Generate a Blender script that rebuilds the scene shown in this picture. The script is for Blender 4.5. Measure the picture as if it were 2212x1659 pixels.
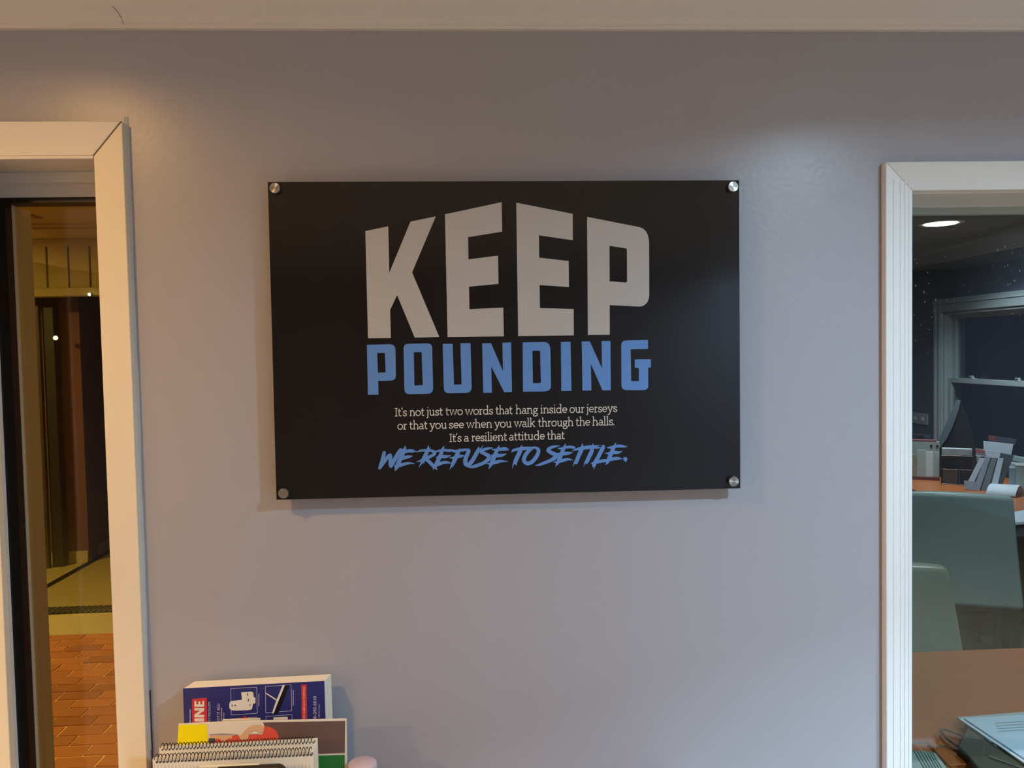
import bpy, bmesh, math, random
from mathutils import Vector, Matrix
random.seed(7)
for o in list(bpy.data.objects): bpy.data.objects.remove(o, do_unlink=True)
scene = bpy.context.scene
COL = scene.collection

# ------------------------------------------------------------------ camera
F = 1725.0; CX, CY = 1106.0, 829.5
CAM = Vector((-0.0799, -1.5919, 1.6747))
yaw, pitch, roll = 0.0531, -0.0404, -0.0197
fw = Vector((math.sin(yaw)*math.cos(pitch), math.cos(yaw)*math.cos(pitch), math.sin(pitch)))
r0 = Vector((math.cos(yaw), -math.sin(yaw), 0)); u0 = r0.cross(fw)
RT = r0*math.cos(roll) + u0*math.sin(roll); UP = -r0*math.sin(roll) + u0*math.cos(roll)
cd = bpy.data.cameras.new('camera'); cam = bpy.data.objects.new('camera', cd); COL.objects.link(cam)
cd.sensor_fit = 'HORIZONTAL'; cd.sensor_width = 36.0; cd.lens = 36.0*F/2212.0
cd.clip_start = 0.02; cd.clip_end = 100
m = Matrix(((RT.x, UP.x, -fw.x, CAM.x), (RT.y, UP.y, -fw.y, CAM.y), (RT.z, UP.z, -fw.z, CAM.z), (0, 0, 0, 1)))
cam.matrix_world = m
scene.camera = cam

# ------------------------------------------------------------------ world, view, lamp strengths
world = bpy.data.worlds.new('night'); scene.world = world; world.use_nodes = True
bg = world.node_tree.nodes['Background']; bg.inputs[0].default_value = (0.010, 0.014, 0.03, 1); bg.inputs[1].default_value = 0.3
scene.view_settings.view_transform = 'Standard'; scene.view_settings.look = 'None'
scene.view_settings.exposure = 0.36; scene.view_settings.gamma = 1.0; scene.view_settings.use_curve_mapping = False
WARM = (1.0, 0.55, 0.18); COOL = (0.54, 0.79, 1.0); NEUT = (1.0, 0.72, 0.41)
# (x, y, z, radius, colour, lens radiance, watts, spread in degrees, label)
ROOM_LAMPS = [
    (-1.14, -0.92, 2.44, 0.055, WARM, 20, 11, 158, 'recessed ceiling lamp giving warm light nearest the narrow side window'),
    (1.12, -1.32, 2.44, 0.055, COOL, 20, 28, 156, 'recessed ceiling lamp giving cool white light, nearer the office window'),
    (-2.55, -2.3, 2.44, 0.055, NEUT, 20, 112, 135, 'added unseen warm fill lamp at the rear left of the room'),  # fill added out of view to brighten the wall from the left
    (2.8, -5.2, 2.44, 0.055, COOL, 12, 60, 180, 'farthest added cool fill lamp, unseen, at the back of the room'),  # unseen lamp added to lift the reflection on the sign's right side
    (2.3, -2.5, 2.44, 0.055, COOL, 20, 225, 132, 'added unseen cool fill lamp at the rear right of the room'),  # added behind the camera as cool fill for the wall's right side
]
OFFICE_LAMP = (2.94, 3.378, 2.44, 0.092, (0.80, 0.93, 1.0), 20, 9, 125)
PORCH_LAMP = (-1.35, 1.15, 2.50, 0.08, (1.0, 0.62, 0.17), 20, 30, 180)
def area_lamp(name, x, y, z, r, col, watts, spread):
    l = bpy.data.lights.new(name, 'AREA'); l.shape = 'DISK'; l.size = 2*r; l.color = col; l.energy = watts; l.spread = math.radians(spread)
    o = bpy.data.objects.new(name, l); COL.objects.link(o); o.location = (x, y, z); return o
for x, y, z, r, c, rad, wt_, sp, lb in ROOM_LAMPS: area_lamp('ceiling_lamp_or_fill_light', x, y, z-0.012, r, c, wt_, sp)
area_lamp('office_lamp_or_fill_light', *OFFICE_LAMP[:2], 2.425, 0.11, OFFICE_LAMP[4], OFFICE_LAMP[6], OFFICE_LAMP[7])
area_lamp('office_lamp_or_fill_light', 2.25, 1.25, 2.425, 0.09, (0.80, 0.95, 1.0), 8, 150)  # second office lamp, unseen, added to light the chair back

# ------------------------------------------------------------------ helpers
def ray(px, py): return RT*((px-CX)/F) + UP*((CY-py)/F) + fw
def PY(px, py, Y):
    d = ray(px, py); return CAM + d*((Y-CAM.y)/d.y)
def PZ(px, py, Z):
    d = ray(px, py); return CAM + d*((Z-CAM.z)/d.z)
def PX(px, py, X):
    d = ray(px, py); return CAM + d*((X-CAM.x)/d.x)
def S(*c):  # sRGB 0..255 -> linear
    return tuple((x/255/12.92 if x/255 <= 0.04045 else ((x/255+0.055)/1.055)**2.4) for x in c)

MATS = {}
def mat(name, col, rough=0.5, metal=0.0, spec=0.5, mottle=0.0, mscale=8.0, bump=0.0, bscale=60.0, coat=0.0, stretch=None, rvar=0.0):
    if name in MATS: return MATS[name]
    M = bpy.data.materials.new(name); M.use_nodes = True; nt = M.node_tree; b = nt.nodes['Principled BSDF']
    b.inputs['Base Color'].default_value = (*col, 1); b.inputs['Roughness'].default_value = rough
    b.inputs['Metallic'].default_value = metal; b.inputs['Specular IOR Level'].default_value = spec
    b.inputs['Coat Weight'].default_value = coat
    tc = nt.nodes.new('ShaderNodeTexCoord'); mp = nt.nodes.new('ShaderNodeMapping')
    nt.links.new(tc.outputs['Object'], mp.inputs[0])
    if stretch: mp.inputs['Scale'].default_value = stretch
    if mottle > 0:
        n = nt.nodes.new('ShaderNodeTexNoise'); n.inputs['Scale'].default_value = mscale; n.inputs['Detail'].default_value = 5
        nt.links.new(mp.outputs[0], n.inputs[0])
        mx = nt.nodes.new('ShaderNodeMix'); mx.data_type = 'RGBA'
        mx.inputs[6].default_value = (*[c*(1-mottle) for c in col], 1); mx.inputs[7].default_value = (*[min(1, c*(1+mottle)) for c in col], 1)
        nt.links.new(n.outputs['Fac'], mx.inputs[0]); nt.links.new(mx.outputs[2], b.inputs['Base Color'])
    if rvar > 0:
        n = nt.nodes.new('ShaderNodeTexNoise'); n.inputs['Scale'].default_value = 3.0; n.inputs['Detail'].default_value = 3
        nt.links.new(mp.outputs[0], n.inputs[0])
        mr = nt.nodes.new('ShaderNodeMapRange'); mr.inputs[3].default_value = rough-rvar; mr.inputs[4].default_value = rough+rvar
        nt.links.new(n.outputs['Fac'], mr.inputs[0]); nt.links.new(mr.outputs[0], b.inputs['Roughness'])
    if bump > 0:
        n = nt.nodes.new('ShaderNodeTexNoise'); n.inputs['Scale'].default_value = bscale; n.inputs['Detail'].default_value = 3
        nt.links.new(mp.outputs[0], n.inputs[0])
        bp = nt.nodes.new('ShaderNodeBump'); bp.inputs['Strength'].default_value = bump; bp.inputs['Distance'].default_value = 0.001
        nt.links.new(n.outputs['Fac'], bp.inputs['Height']); nt.links.new(bp.outputs[0], b.inputs['Normal'])
    MATS[name] = M; return M
def emit(name, col, s):
    M = bpy.data.materials.new(name); M.use_nodes = True; nt = M.node_tree; nt.nodes.clear()
    e = nt.nodes.new('ShaderNodeEmission'); e.inputs[0].default_value = (*col, 1); e.inputs[1].default_value = s
    o = nt.nodes.new('ShaderNodeOutputMaterial'); nt.links.new(e.outputs[0], o.inputs[0]); return M
def glass(name, tint=(1, 1, 1), dust=0.0, ior=1.5):
    M = bpy.data.materials.new(name); M.use_nodes = True; nt = M.node_tree; nt.nodes.clear()
    o = nt.nodes.new('ShaderNodeOutputMaterial')
    t = nt.nodes.new('ShaderNodeBsdfTransparent'); t.inputs[0].default_value = (*tint, 1)
    g = nt.nodes.new('ShaderNodeBsdfGlossy'); g.inputs['Roughness'].default_value = 0.0
    fr = nt.nodes.new('ShaderNodeFresnel'); ge = nt.nodes.new('ShaderNodeNewGeometry'); ir = nt.nodes.new('ShaderNodeMapRange')
    ir.inputs[3].default_value = ior; ir.inputs[4].default_value = 1/ior      # light leaves a thin pane at the angle it entered
    nt.links.new(ge.outputs['Backfacing'], ir.inputs[0]); nt.links.new(ir.outputs[0], fr.inputs[0])
    mx = nt.nodes.new('ShaderNodeMixShader'); nt.links.new(fr.outputs[0], mx.inputs[0])
    nt.links.new(t.outputs[0], mx.inputs[1]); nt.links.new(g.outputs[0], mx.inputs[2])
    last = mx
    if dust > 0:   # specks and short scratches lying on the pane
        tc = nt.nodes.new('ShaderNodeTexCoord'); mp = nt.nodes.new('ShaderNodeMapping')
        mp.inputs['Scale'].default_value = (1, 1, 0.45); mp.inputs['Rotation'].default_value = (0, 0.6, 0)
        nt.links.new(tc.outputs['Object'], mp.inputs[0])
        v = nt.nodes.new('ShaderNodeTexVoronoi'); v.inputs['Scale'].default_value = 130
        nt.links.new(mp.outputs[0], v.inputs[0])
        lt = nt.nodes.new('ShaderNodeMapRange'); lt.inputs[1].default_value = 0.17; lt.inputs[2].default_value = 0.08
        lt.inputs[3].default_value = 0; lt.inputs[4].default_value = 1
        nt.links.new(v.outputs['Distance'], lt.inputs[0])
        sp = nt.nodes.new('ShaderNodeSeparateColor'); nt.links.new(v.outputs['Color'], sp.inputs[0])
        c2 = nt.nodes.new('ShaderNodeMapRange'); c2.inputs[1].default_value = 0.45; c2.inputs[2].default_value = 0.8
        nt.links.new(sp.outputs[0], c2.inputs[0])
        n = nt.nodes.new('ShaderNodeTexNoise'); n.inputs['Scale'].default_value = 4; nt.links.new(tc.outputs['Object'], n.inputs[0])
        c3 = nt.nodes.new('ShaderNodeMapRange'); c3.inputs[1].default_value = 0.38; c3.inputs[2].default_value = 0.58
        nt.links.new(n.outputs['Fac'], c3.inputs[0])
        m1 = nt.nodes.new('ShaderNodeMath'); m1.operation = 'MULTIPLY'; nt.links.new(lt.outputs[0], m1.inputs[0]); nt.links.new(c2.outputs[0], m1.inputs[1])
        m2 = nt.nodes.new('ShaderNodeMath'); m2.operation = 'MULTIPLY'; nt.links.new(m1.outputs[0], m2.inputs[0]); nt.links.new(c3.outputs[0], m2.inputs[1])
        m3 = nt.nodes.new('ShaderNodeMath'); m3.operation = 'MULTIPLY'; m3.inputs[1].default_value = dust; xz = nt.nodes.new('ShaderNodeSeparateXYZ'); nt.links.new(tc.outputs['Object'], xz.inputs[0])
        hz = nt.nodes.new('ShaderNodeMapRange'); hz.inputs[1].default_value = 1.6; hz.inputs[2].default_value = 1.8; nt.links.new(xz.outputs[2], hz.inputs[0])
        hz.inputs[3].default_value = 0.06
        m5 = nt.nodes.new('ShaderNodeMath'); m5.operation = 'MULTIPLY'; nt.links.new(m2.outputs[0], m5.inputs[0]); nt.links.new(hz.outputs[0], m5.inputs[1])
        nt.links.new(m5.outputs[0], m3.inputs[0])
        d = nt.nodes.new('ShaderNodeBsdfDiffuse'); d.inputs[0].default_value = (0.8, 0.8, 0.8, 1)
        m4 = nt.nodes.new('ShaderNodeMixShader'); nt.links.new(m3.outputs[0], m4.inputs[0])
        nt.links.new(mx.outputs[0], m4.inputs[1]); nt.links.new(d.outputs[0], m4.inputs[2]); last = m4
    nt.links.new(last.outputs[0], o.inputs[0]); return M

class MB:
    def __init__(s): s.v = []; s.f = []
    def add(s, vs, fs):
        n = len(s.v); s.v += [tuple(v) for v in vs]; s.f += [tuple(i+n for i in f) for f in fs]; return s
    def box(s, a, b):
        x0, y0, z0 = a; x1, y1, z1 = b
        x0, x1 = min(x0, x1), max(x0, x1); y0, y1 = min(y0, y1), max(y0, y1); z0, z1 = min(z0, z1), max(z0, z1)
        v = [(x0,y0,z0),(x1,y0,z0),(x1,y1,z0),(x0,y1,z0),(x0,y0,z1),(x1,y0,z1),(x1,y1,z1),(x0,y1,z1)]
        return s.add(v, [(0,3,2,1),(4,5,6,7),(0,1,5,4),(1,2,6,5),(2,3,7,6),(3,0,4,7)])
    def hexa(s, bot, top):   # two quads
        return s.add(list(bot)+list(top), [(0,3,2,1),(4,5,6,7),(0,1,5,4),(1,2,6,5),(2,3,7,6),(3,0,4,7)])
    def prism(s, poly, off):  # polygon (3d pts) extruded by vector off
        n = len(poly); off = Vector(off); p = [Vector(q) for q in poly]
        return s.add(p+[q+off for q in p], [tuple(range(n)), tuple(range(2*n-1, n-1, -1))]+[(i, (i+1) % n, n+(i+1) % n, n+i) for i in range(n)])
    def cyl(s, a, b, r0, r1=None, n=16, caps=True):
        a = Vector(a); b = Vector(b); r1 = r0 if r1 is None else r1; d = (b-a).normalized()
        t = d.orthogonal().normalized(); q = d.cross(t)
        A = [a+(t*math.cos(2*math.pi*i/n)+q*math.sin(2*math.pi*i/n))*r0 for i in range(n)]
        B = [b+(t*math.cos(2*math.pi*i/n)+q*math.sin(2*math.pi*i/n))*r1 for i in range(n)]
        fs = [(i, (i+1) % n, n+(i+1) % n, n+i) for i in range(n)]
        if caps: fs += [tuple(range(n-1, -1, -1)), tuple(range(n, 2*n))]
        return s.add(A+B, fs)
    def lathe(s, c, prof, ax=(0, 0, 1), n=32):   # prof [(r,h)]
        c = Vector(c); d = Vector(ax).normalized(); t = d.orthogonal().normalized(); q = d.cross(t); vs = []; fs = []
        for r, h in prof:
            vs += [c+d*h+(t*math.cos(2*math.pi*i/n)+q*math.sin(2*math.pi*i/n))*r for i in range(n)]
        for k in range(len(prof)-1):
            fs += [(k*n+i, k*n+(i+1) % n, (k+1)*n+(i+1) % n, (k+1)*n+i) for i in range(n)]
        fs += [tuple(range(n-1, -1, -1)), tuple(range((len(prof)-1)*n, len(prof)*n))]
        return s.add(vs, fs)
    def tube(s, pts, r, n=6):
        pts = [Vector(p) for p in pts]; vs = []; fs = []; ref = None
        for i, p in enumerate(pts):
            d = (pts[min(i+1, len(pts)-1)]-pts[max(i-1, 0)]).normalized()
            t = d.orthogonal().normalized() if ref is None else (ref-d*ref.dot(d)).normalized()
            ref = t; q = d.cross(t)
            vs += [p+(t*math.cos(2*math.pi*k/n)+q*math.sin(2*math.pi*k/n))*r for k in range(n)]
        for i in range(len(pts)-1):
            fs += [(i*n+k, i*n+(k+1) % n, (i+1)*n+(k+1) % n, (i+1)*n+k) for k in range(n)]
        fs += [tuple(range(n-1, -1, -1)), tuple(range(len(vs)-n, len(vs)))]
        return s.add(vs, fs)
    def build(s, name, m=None, parent=None, smooth=False, bevel=0, recalc=True, seg=2):
        me = bpy.data.meshes.new(name); me.from_pydata(s.v, [], s.f); me.update()
        if recalc:
            bm = bmesh.new(); bm.from_mesh(me); bmesh.ops.recalc_face_normals(bm, faces=bm.faces); bm.to_mesh(me); bm.free()
        o = bpy.data.objects.new(name, me); COL.objects.link(o)
        if m: me.materials.append(m)
        if parent: o.parent = parent; o.matrix_parent_inverse = Matrix.Translation(-parent.location) if not parent.rotation_euler.z else (Matrix.Translation(parent.location) @ Matrix.Rotation(parent.rotation_euler.z, 4, 'Z')).inverted()
        if bevel:
            b = o.modifiers.new('bevel', 'BEVEL'); b.width = bevel; b.segments = seg; b.limit_method = 'ANGLE'
        if smooth or bevel:
            for p in me.polygons: p.use_smooth = True
            try: me.set_sharp_from_angle(angle=math.radians(40))
            except Exception: pass
        return o
def tag(o, label=None, cat=None, group=None, kind=None):
    if label: o['label'] = label
    if cat: o['category'] = cat
    if group: o['group'] = group
    if kind: o['kind'] = kind
    return o
def empty(name, loc, label=None, cat=None, group=None, kind=None, rz=0):
    o = bpy.data.objects.new(name, None); COL.objects.link(o); o.location = Vector(loc); o.rotation_euler.z = rz
    o.empty_display_size = 0.05
    return tag(o, label, cat, group, kind)

# flat print: filled polygons and brush ribbons on a plane, given a mapping function
def poly_print(polys, fmap, name, m, parent, holes=None):
    bm = bmesh.new()
    for k, pl in enumerate(polys):
        loops = [pl] + ((holes or {}).get(k, []))
        edges = []
        for lp in loops:
            vs = [bm.verts.new(fmap(*p)) for p in lp]
            edges += [bm.edges.new((vs[i], vs[(i+1) % len(vs)])) for i in range(len(vs))]
        bmesh.ops.triangle_fill(bm, use_beauty=True, use_dissolve=False, edges=edges)
    me = bpy.data.meshes.new(name)
    fix_normals(bm)
    bm.to_mesh(me); bm.free(); me.materials.append(m)
    o = bpy.data.objects.new(name, me); COL.objects.link(o)
    if parent: o.parent = parent; o.matrix_parent_inverse = Matrix.Translation(-parent.location)
    return o
def fix_normals(bm):
    for f in bm.faces:
        f.normal_update()
        if f.normal.dot(f.calc_center_median()-CAM) > 0: f.normal_flip()
def ribbon(pts):
    """[(x,y,w)] -> outline quads with mitred joints"""
    L = []; R = []
    n = len(pts)
    for i, (x, y, w) in enumerate(pts):
        x0, y0 = pts[max(i-1, 0)][:2]; x1, y1 = pts[min(i+1, n-1)][:2]
        dx, dy = x1-x0, y1-y0; l = math.hypot(dx, dy) or 1
        nx, ny = -dy/l, dx/l
        k = 1.0
        if 0 < i < n-1:
            ax, ay = x-x0, y-y0; la = math.hypot(ax, ay) or 1
            c = abs((-ay/la)*nx+(ax/la)*ny); k = min(1/max(c, 0.5), 1.6)
        L.append((x+nx*w/2*k, y+ny*w/2*k)); R.append((x-nx*w/2*k, y-ny*w/2*k))
    return [[L[i], L[i+1], R[i+1], R[i]] for i in range(n-1)]
def ribbon_print(strokes, fmap, name, m, parent):
    bm = bmesh.new()
    for k, st in enumerate(strokes):     # each stroke a hair above the last, so that crossings are clean
        for j, q in enumerate(ribbon(st)):
            up = Vector((0, -(k % 40)*6e-6-(j % 2)*2e-6, 0))
            # split at the shorter diagonal, so folded quads stay flat
            vs = [fmap(*p)+up for p in q]
            for tri in ((0, 1, 2), (0, 2, 3)):
                bm.faces.new([bm.verts.new(vs[i]) for i in tri])
    fix_normals(bm)
    me = bpy.data.meshes.new(name); bm.to_mesh(me); bm.free(); me.materials.append(m)
    o = bpy.data.objects.new(name, me); COL.objects.link(o)
    if parent: o.parent = parent; o.matrix_parent_inverse = Matrix.Translation(-parent.location)
    return o
def smooth_stroke(pts, sub=4):
    out = []
    n = len(pts)
    for i in range(n-1):
        p0, p1, p2, p3 = pts[max(i-1, 0)], pts[i], pts[i+1], pts[min(i+2, n-1)]
        for k in range(sub):
            t = k/sub
            out.append(tuple(0.5*((2*b)+(-a+c)*t+(2*a-5*b+4*c-d)*t*t+(-a+3*b-3*c+d)*t**3) for a, b, c, d in zip(p0, p1, p2, p3)))
    out.append(pts[-1]); return out

# ------------------------------------------------------------------ materials
M_wall = mat('grey_wall_paint', S(171, 170, 179), 0.30, mottle=0.02, mscale=2.0, bump=0.25, bscale=90, rvar=0.04)
M_warm_trim = mat('warm_lit_trim_paint', S(236, 226, 206), 0.4, mottle=0.02, mscale=5, bump=0.25, bscale=40, stretch=(6, 6, 1))  # white trim tinted cream, the warm lamp light put into its colour
M_white = mat('white_trim_paint', S(240, 242, 243), 0.42, mottle=0.02, mscale=5, bump=0.25, bscale=40, stretch=(6, 6, 1))
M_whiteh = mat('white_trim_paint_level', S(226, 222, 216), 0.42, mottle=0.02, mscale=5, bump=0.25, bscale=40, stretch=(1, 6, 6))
M_ceil = mat('ceiling_paint', S(225, 220, 212), 0.7, mottle=0.02, bump=0.2)
M_floor = mat('brown_floor', S(112, 90, 68), 0.5, mottle=0.15, mscale=6)
M_black = mat('black_gasket', S(14, 13, 12), 0.45, mottle=0.2, mscale=20)
M_crack = mat('seam_and_shadow', S(88, 62, 52), 0.8, mottle=0.2)
M_caulk = mat('caulk', S(206, 202, 200), 0.6, mottle=0.05, bump=0.3)

# ------------------------------------------------------------------ room shell
XS0, XS1 = -1.09, -0.783      # side window opening (structural right edge hidden by casing)
SW_T = 2.062                  # head of the side window opening
XW0, XW1, ZW0, ZW1 = 0.817, 2.05, 0.66, 1.982
TH = 0.15
w = MB()
w.box((-3.2, 0, 0), (XS0, TH, 2.5)); w.box((XS0, 0, SW_T), (XS1, TH, 2.5)); w.box((XS0, 0, 0), (XS1, TH, 0.12))
w.box((XS1, 0, 0), (XW0, TH, 2.5)); w.box((XW0, 0, ZW1), (XW1, TH, 2.5)); w.box((XW0, 0, 0), (XW1, TH, ZW0)); w.box((XW1, 0, 0), (5.15, TH, 2.5))
tag(w.build('wall_front', M_wall), 'lilac-grey painted wall carrying the black sign', kind='structure')
tag(MB().box((-3.35, -6.2, -0.05), (-3.2, TH, 2.5)).build('wall_left', M_wall), kind='structure')
tag(MB().box((5.0, -6.2, -0.05), (5.15, 0, 2.5)).build('wall_right', M_wall), kind='structure')
tag(MB().box((-3.35, -6.35, -0.05), (5.15, -6.2, 2.5)).build('wall_back', M_wall), kind='structure')
tag(MB().box((-3.2, -6.2, -0.06), (5.0, 0, 0)).build('floor', M_floor), kind='structure')
tag(MB().box((-3.35, -6.35, 2.44), (5.15, 0, 2.54)).build('ceiling', M_ceil), kind='structure')
# crown moulding, one run along the front wall
prof = [(0, 2.3035), (-0.011, 2.3035), (-0.013, 2.307), (-0.013, 2.3125), (-0.0185, 2.316), (-0.021, 2.322), (-0.0225, 2.335), (-0.028, 2.352), (-0.040, 2.372), (-0.056, 2.388), (-0.070, 2.397), (-0.078, 2.41), (-0.082, 2.4395), (0, 2.4395)]
c = MB(); c.prism([(-3.2, a, b) for a, b in prof], (8.2, 0, 0))
crown = tag(c.build('trim_1', M_whiteh, smooth=True), 'cream crown moulding along the top of the wall', kind='structure')
pts = [PY(x, y, -0.05) for x, y in [(243, 14), (252, 22), (260, 33), (265, 44), (267, 53)]]
def crown_pt(px, py):      # first hit on the moulding face
    best = None
    for i in range(len(prof)-2):
        (y0, z0), (y1, z1) = prof[i], prof[i+1]
        for k in range(41):
            yy = y0+(y1-y0)*k/40; zz = z0+(z1-z0)*k/40
            p = PY(px, py, yy)
            e = abs(p.z-zz)
            if best is None or e < best[0]: best = (e, p)
    return best[1]+Vector((0, -0.0006, 0))
hair = MB().tube([crown_pt(x, y) for x, y in [(243, 14), (250, 20), (256, 28), (261, 36), (265, 45), (267, 53)]], 0.00042, 5)
hair.build('hairline_crack', M_crack, crown)
tag(MB().box((XS1+0.055, -0.014, 0), (5.0, 0, 0.11)).build('baseboard_front', M_whiteh, bevel=0.003), kind='structure')
tag(MB().box((-3.2, -0.014, 0), (-1.1, 0, 0.11)).build('baseboard_left', M_whiteh, bevel=0.003), kind='structure')

# ------------------------------------------------------------------ window_1 : narrow side window
w1 = empty('window_1', (-0.93, 0, 0), 'narrow full-height side window with warm-lit casing and black seal', kind='structure')
OX = -0.728; IX = -0.783; TZ = 2.127; g = 0.0006
b = MB(); b.prism([(OX, -0.02, 0), (OX, -0.02, TZ), (IX, -0.02, SW_T), (IX, -0.02, 0)], (0, 0.02, 0)); b.build('side_casing', M_warm_trim, w1, bevel=0.0015)
b = MB(); b.prism([(OX-2*g, -0.0205, TZ), (-1.12, -0.0205, TZ), (-1.12, -0.0205, SW_T), (IX-2*g, -0.0205, SW_T)], (0, 0.0205, 0)); b.build('head_casing', M_whiteh, w1, bevel=0.0015)
MB().box((-1.12, -0.02, 0), (-0.987, 0.0, SW_T)).build('side_casing', M_warm_trim, w1, bevel=0.0015)
MB().tube([(OX, -0.0207, TZ), (IX, -0.0207, SW_T)], 0.00045, 5).build('mitre_crack', M_crack, w1)
random.seed(3)
ck = MB()
zz = 0.9; prev = 0.0016
while zz < TZ:
    wv = max(0.0006, min(0.004, prev+random.uniform(-0.0008, 0.0008)))
    ck.hexa([(OX-0.002, -0.004, zz), (OX+prev, -0.002, zz), (OX+prev+0.001, 0.0, zz), (OX-0.002, 0, zz)], [(OX-0.002, -0.004, zz+0.02), (OX+wv, -0.002, zz+0.02), (OX+wv+0.001, 0, zz+0.02), (OX-0.002, 0, zz+0.02)])
    prev = wv; zz += 0.02
ck.build('caulk_bead', M_caulk, w1)
MB().box((OX+0.0025, -0.0012, 0.86), (OX+0.0048, 0.0, 1.02)).build('gap_shadow', M_crack, w1)  # dark sliver standing for the crack and the casing's shadow on the wall
# bead under head casing, jamb soffit, stops
hb = 0.112
MB().box((-1.09, -0.022, SW_T-0.006), (IX, -0.012, SW_T)).build('head_bead', M_whiteh, w1, bevel=0.001)
MB().box((-1.09, -0.012, SW_T-0.004), (IX, TH, SW_T)).build('head_jamb', M_whiteh, w1)
za = PY(100, 394, 0.09).z; zb = PY(100, 428, 0.112).z; zc = PY(100, 439, 0.112).z
MB().box((-1.09, 0.09, za), (IX+0.05, TH, SW_T-0.004)).build('head_stop', M_whiteh, w1, bevel=0.0015)
MB().box((-1.09, 0.108, zb), (IX+0.05, TH, za+0.004)).build('door_top_rail', M_whiteh, w1, bevel=0.001)
MB().box((-1.10, 0.106, zc), (IX+0.05, TH, zb)).build('head_gasket', M_black, w1)
xg0 = PY(40, 1640, 0.106).x; xg1 = PY(64, 1640, 0.106).x; xo = PY(80, 1640, 0.13).x
MB().box((-1.14, 0.100, 0.1), (xg0, TH, zc)).build('jamb_stop', M_white, w1, bevel=0.001)
MB().box((xg0, 0.106, 0.1), (xg1, TH-0.005, zc)).build('side_gasket', M_black, w1)
MB().box((xg1-0.002, 0.130, 0.1), (xo, 0.20, zc)).build('outer_jamb', mat('outer_jamb_paint', S(196, 184, 160), 0.5, mottle=0.05), w1)
MB().box((IX-0.004, 0.0, 0.1), (IX+0.05, 0.02, zc)).build('jamb_stop', M_white, w1)
MB().box((-1.09, 0.02, 0.10), (IX, 0.16, 0.13)).build('sill', M_whiteh, w1)
G_side = glass('side_pane_glass', (0.86, 0.90, 0.80))
MB().box((xg1-0.003, 0.136, 0.13), (IX+0.03, 0.140, zc+0.003)).build('pane', G_side, w1)

# ------------------------------------------------------------------ window_2 : office window
w2 = empty('window_2', (1.4, 0, 0), 'white cased interior window looking into the dim office', kind='structure')
RX = 0.762; RT_Z = 2.040
b = MB(); b.prism([(RX, -0.02, 0.6), (RX, -0.02, RT_Z), (XW0, -0.02, ZW1), (XW0, -0.02, 0.6)], (0, 0.02, 0)); b.build('side_casing', M_white, w2, bevel=0.002)
b = MB(); b.prism([(RX, -0.02, RT_Z), (XW1+0.055, -0.02, RT_Z), (XW1, -0.02, ZW1), (XW0, -0.02, ZW1)], (0, 0.02, 0)); b.build('head_casing', M_whiteh, w2, bevel=0.002)
b = MB(); b.prism([(XW1+0.055, -0.02, 0.6), (XW1+0.055, -0.02, RT_Z), (XW1, -0.02, ZW1), (XW1, -0.02, 0.6)], (0, 0.02, 0)); b.build('side_casing', M_white, w2, bevel=0.002)
for xx, ww in ((0.7765, 0.0022), (0.7905, 0.003), (0.800, 0.002), (0.8085, 0.0015)):
    MB().box((xx, -0.0213, 0.62), (xx+ww, -0.019, 2.005)).build('reed', M_white, w2, bevel=0.0006)
MB().box((RX-0.001, -0.016, 0.56), (XW1+0.06, 0.0, 0.6)).build('apron', M_whiteh, w2)
MB().box((RX-0.01, -0.045, 0.60), (XW1+0.07, 0.14, ZW0)).build('sill', M_whiteh, w2, bevel=0.003)
MB().box((XW0, -0.004, ZW0), (XW0+0.006, TH+0.01, ZW1)).build('side_jamb', M_white, w2)
MB().box((XW1-0.006, -0.004, ZW0), (XW1, TH+0.01, ZW1)).build('side_jamb', M_white, w2)
MB().box((XW0, -0.004, ZW1-0.004), (XW1, TH+0.01, ZW1)).build('head_jamb', M_whiteh, w2)
zs = PY(2090, 463, 0.15).z
M_stop = mat('grey_glazing_stop', S(168, 176, 170), 0.5, mottle=0.04)
MB().box((XW0, 0.145, zs), (XW1, 0.168, ZW1-0.003)).build('glazing_stop', M_stop, w2)
MB().box((XW0, 0.145, ZW0), (XW0+0.012, 0.168, zs)).build('glazing_stop', M_stop, w2)
MB().box((XW1-0.012, 0.145, ZW0), (XW1, 0.168, zs)).build('glazing_stop', M_stop, w2)
b = MB(); zz = ZW1-0.004
x = XW0+0.01; rr = 0.0012
while x < XW1-0.02:   # ragged caulk along the soffit edge
    r2 = max(0.0005, min(0.0026, rr+random.uniform(-0.0009, 0.0009)))
    b.hexa([(x, 0.141, zz-rr), (x+0.02, 0.141, zz-r2), (x+0.02, 0.1455, zz-r2), (x, 0.1455, zz-rr)], [(x, 0.14, zz), (x+0.02, 0.14, zz), (x+0.02, 0.1455, zz), (x, 0.1455, zz)])
    rr = r2; x += 0.02
b.build('caulk_bead', M_caulk, w2)
G_off = glass('office_pane_glass', (0.93, 0.97, 0.97), dust=0.5)
MB().box((XW0+0.010, 0.158, ZW0), (XW1-0.010, 0.164, zs+0.004)).build('pane', G_off, w2)

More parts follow.
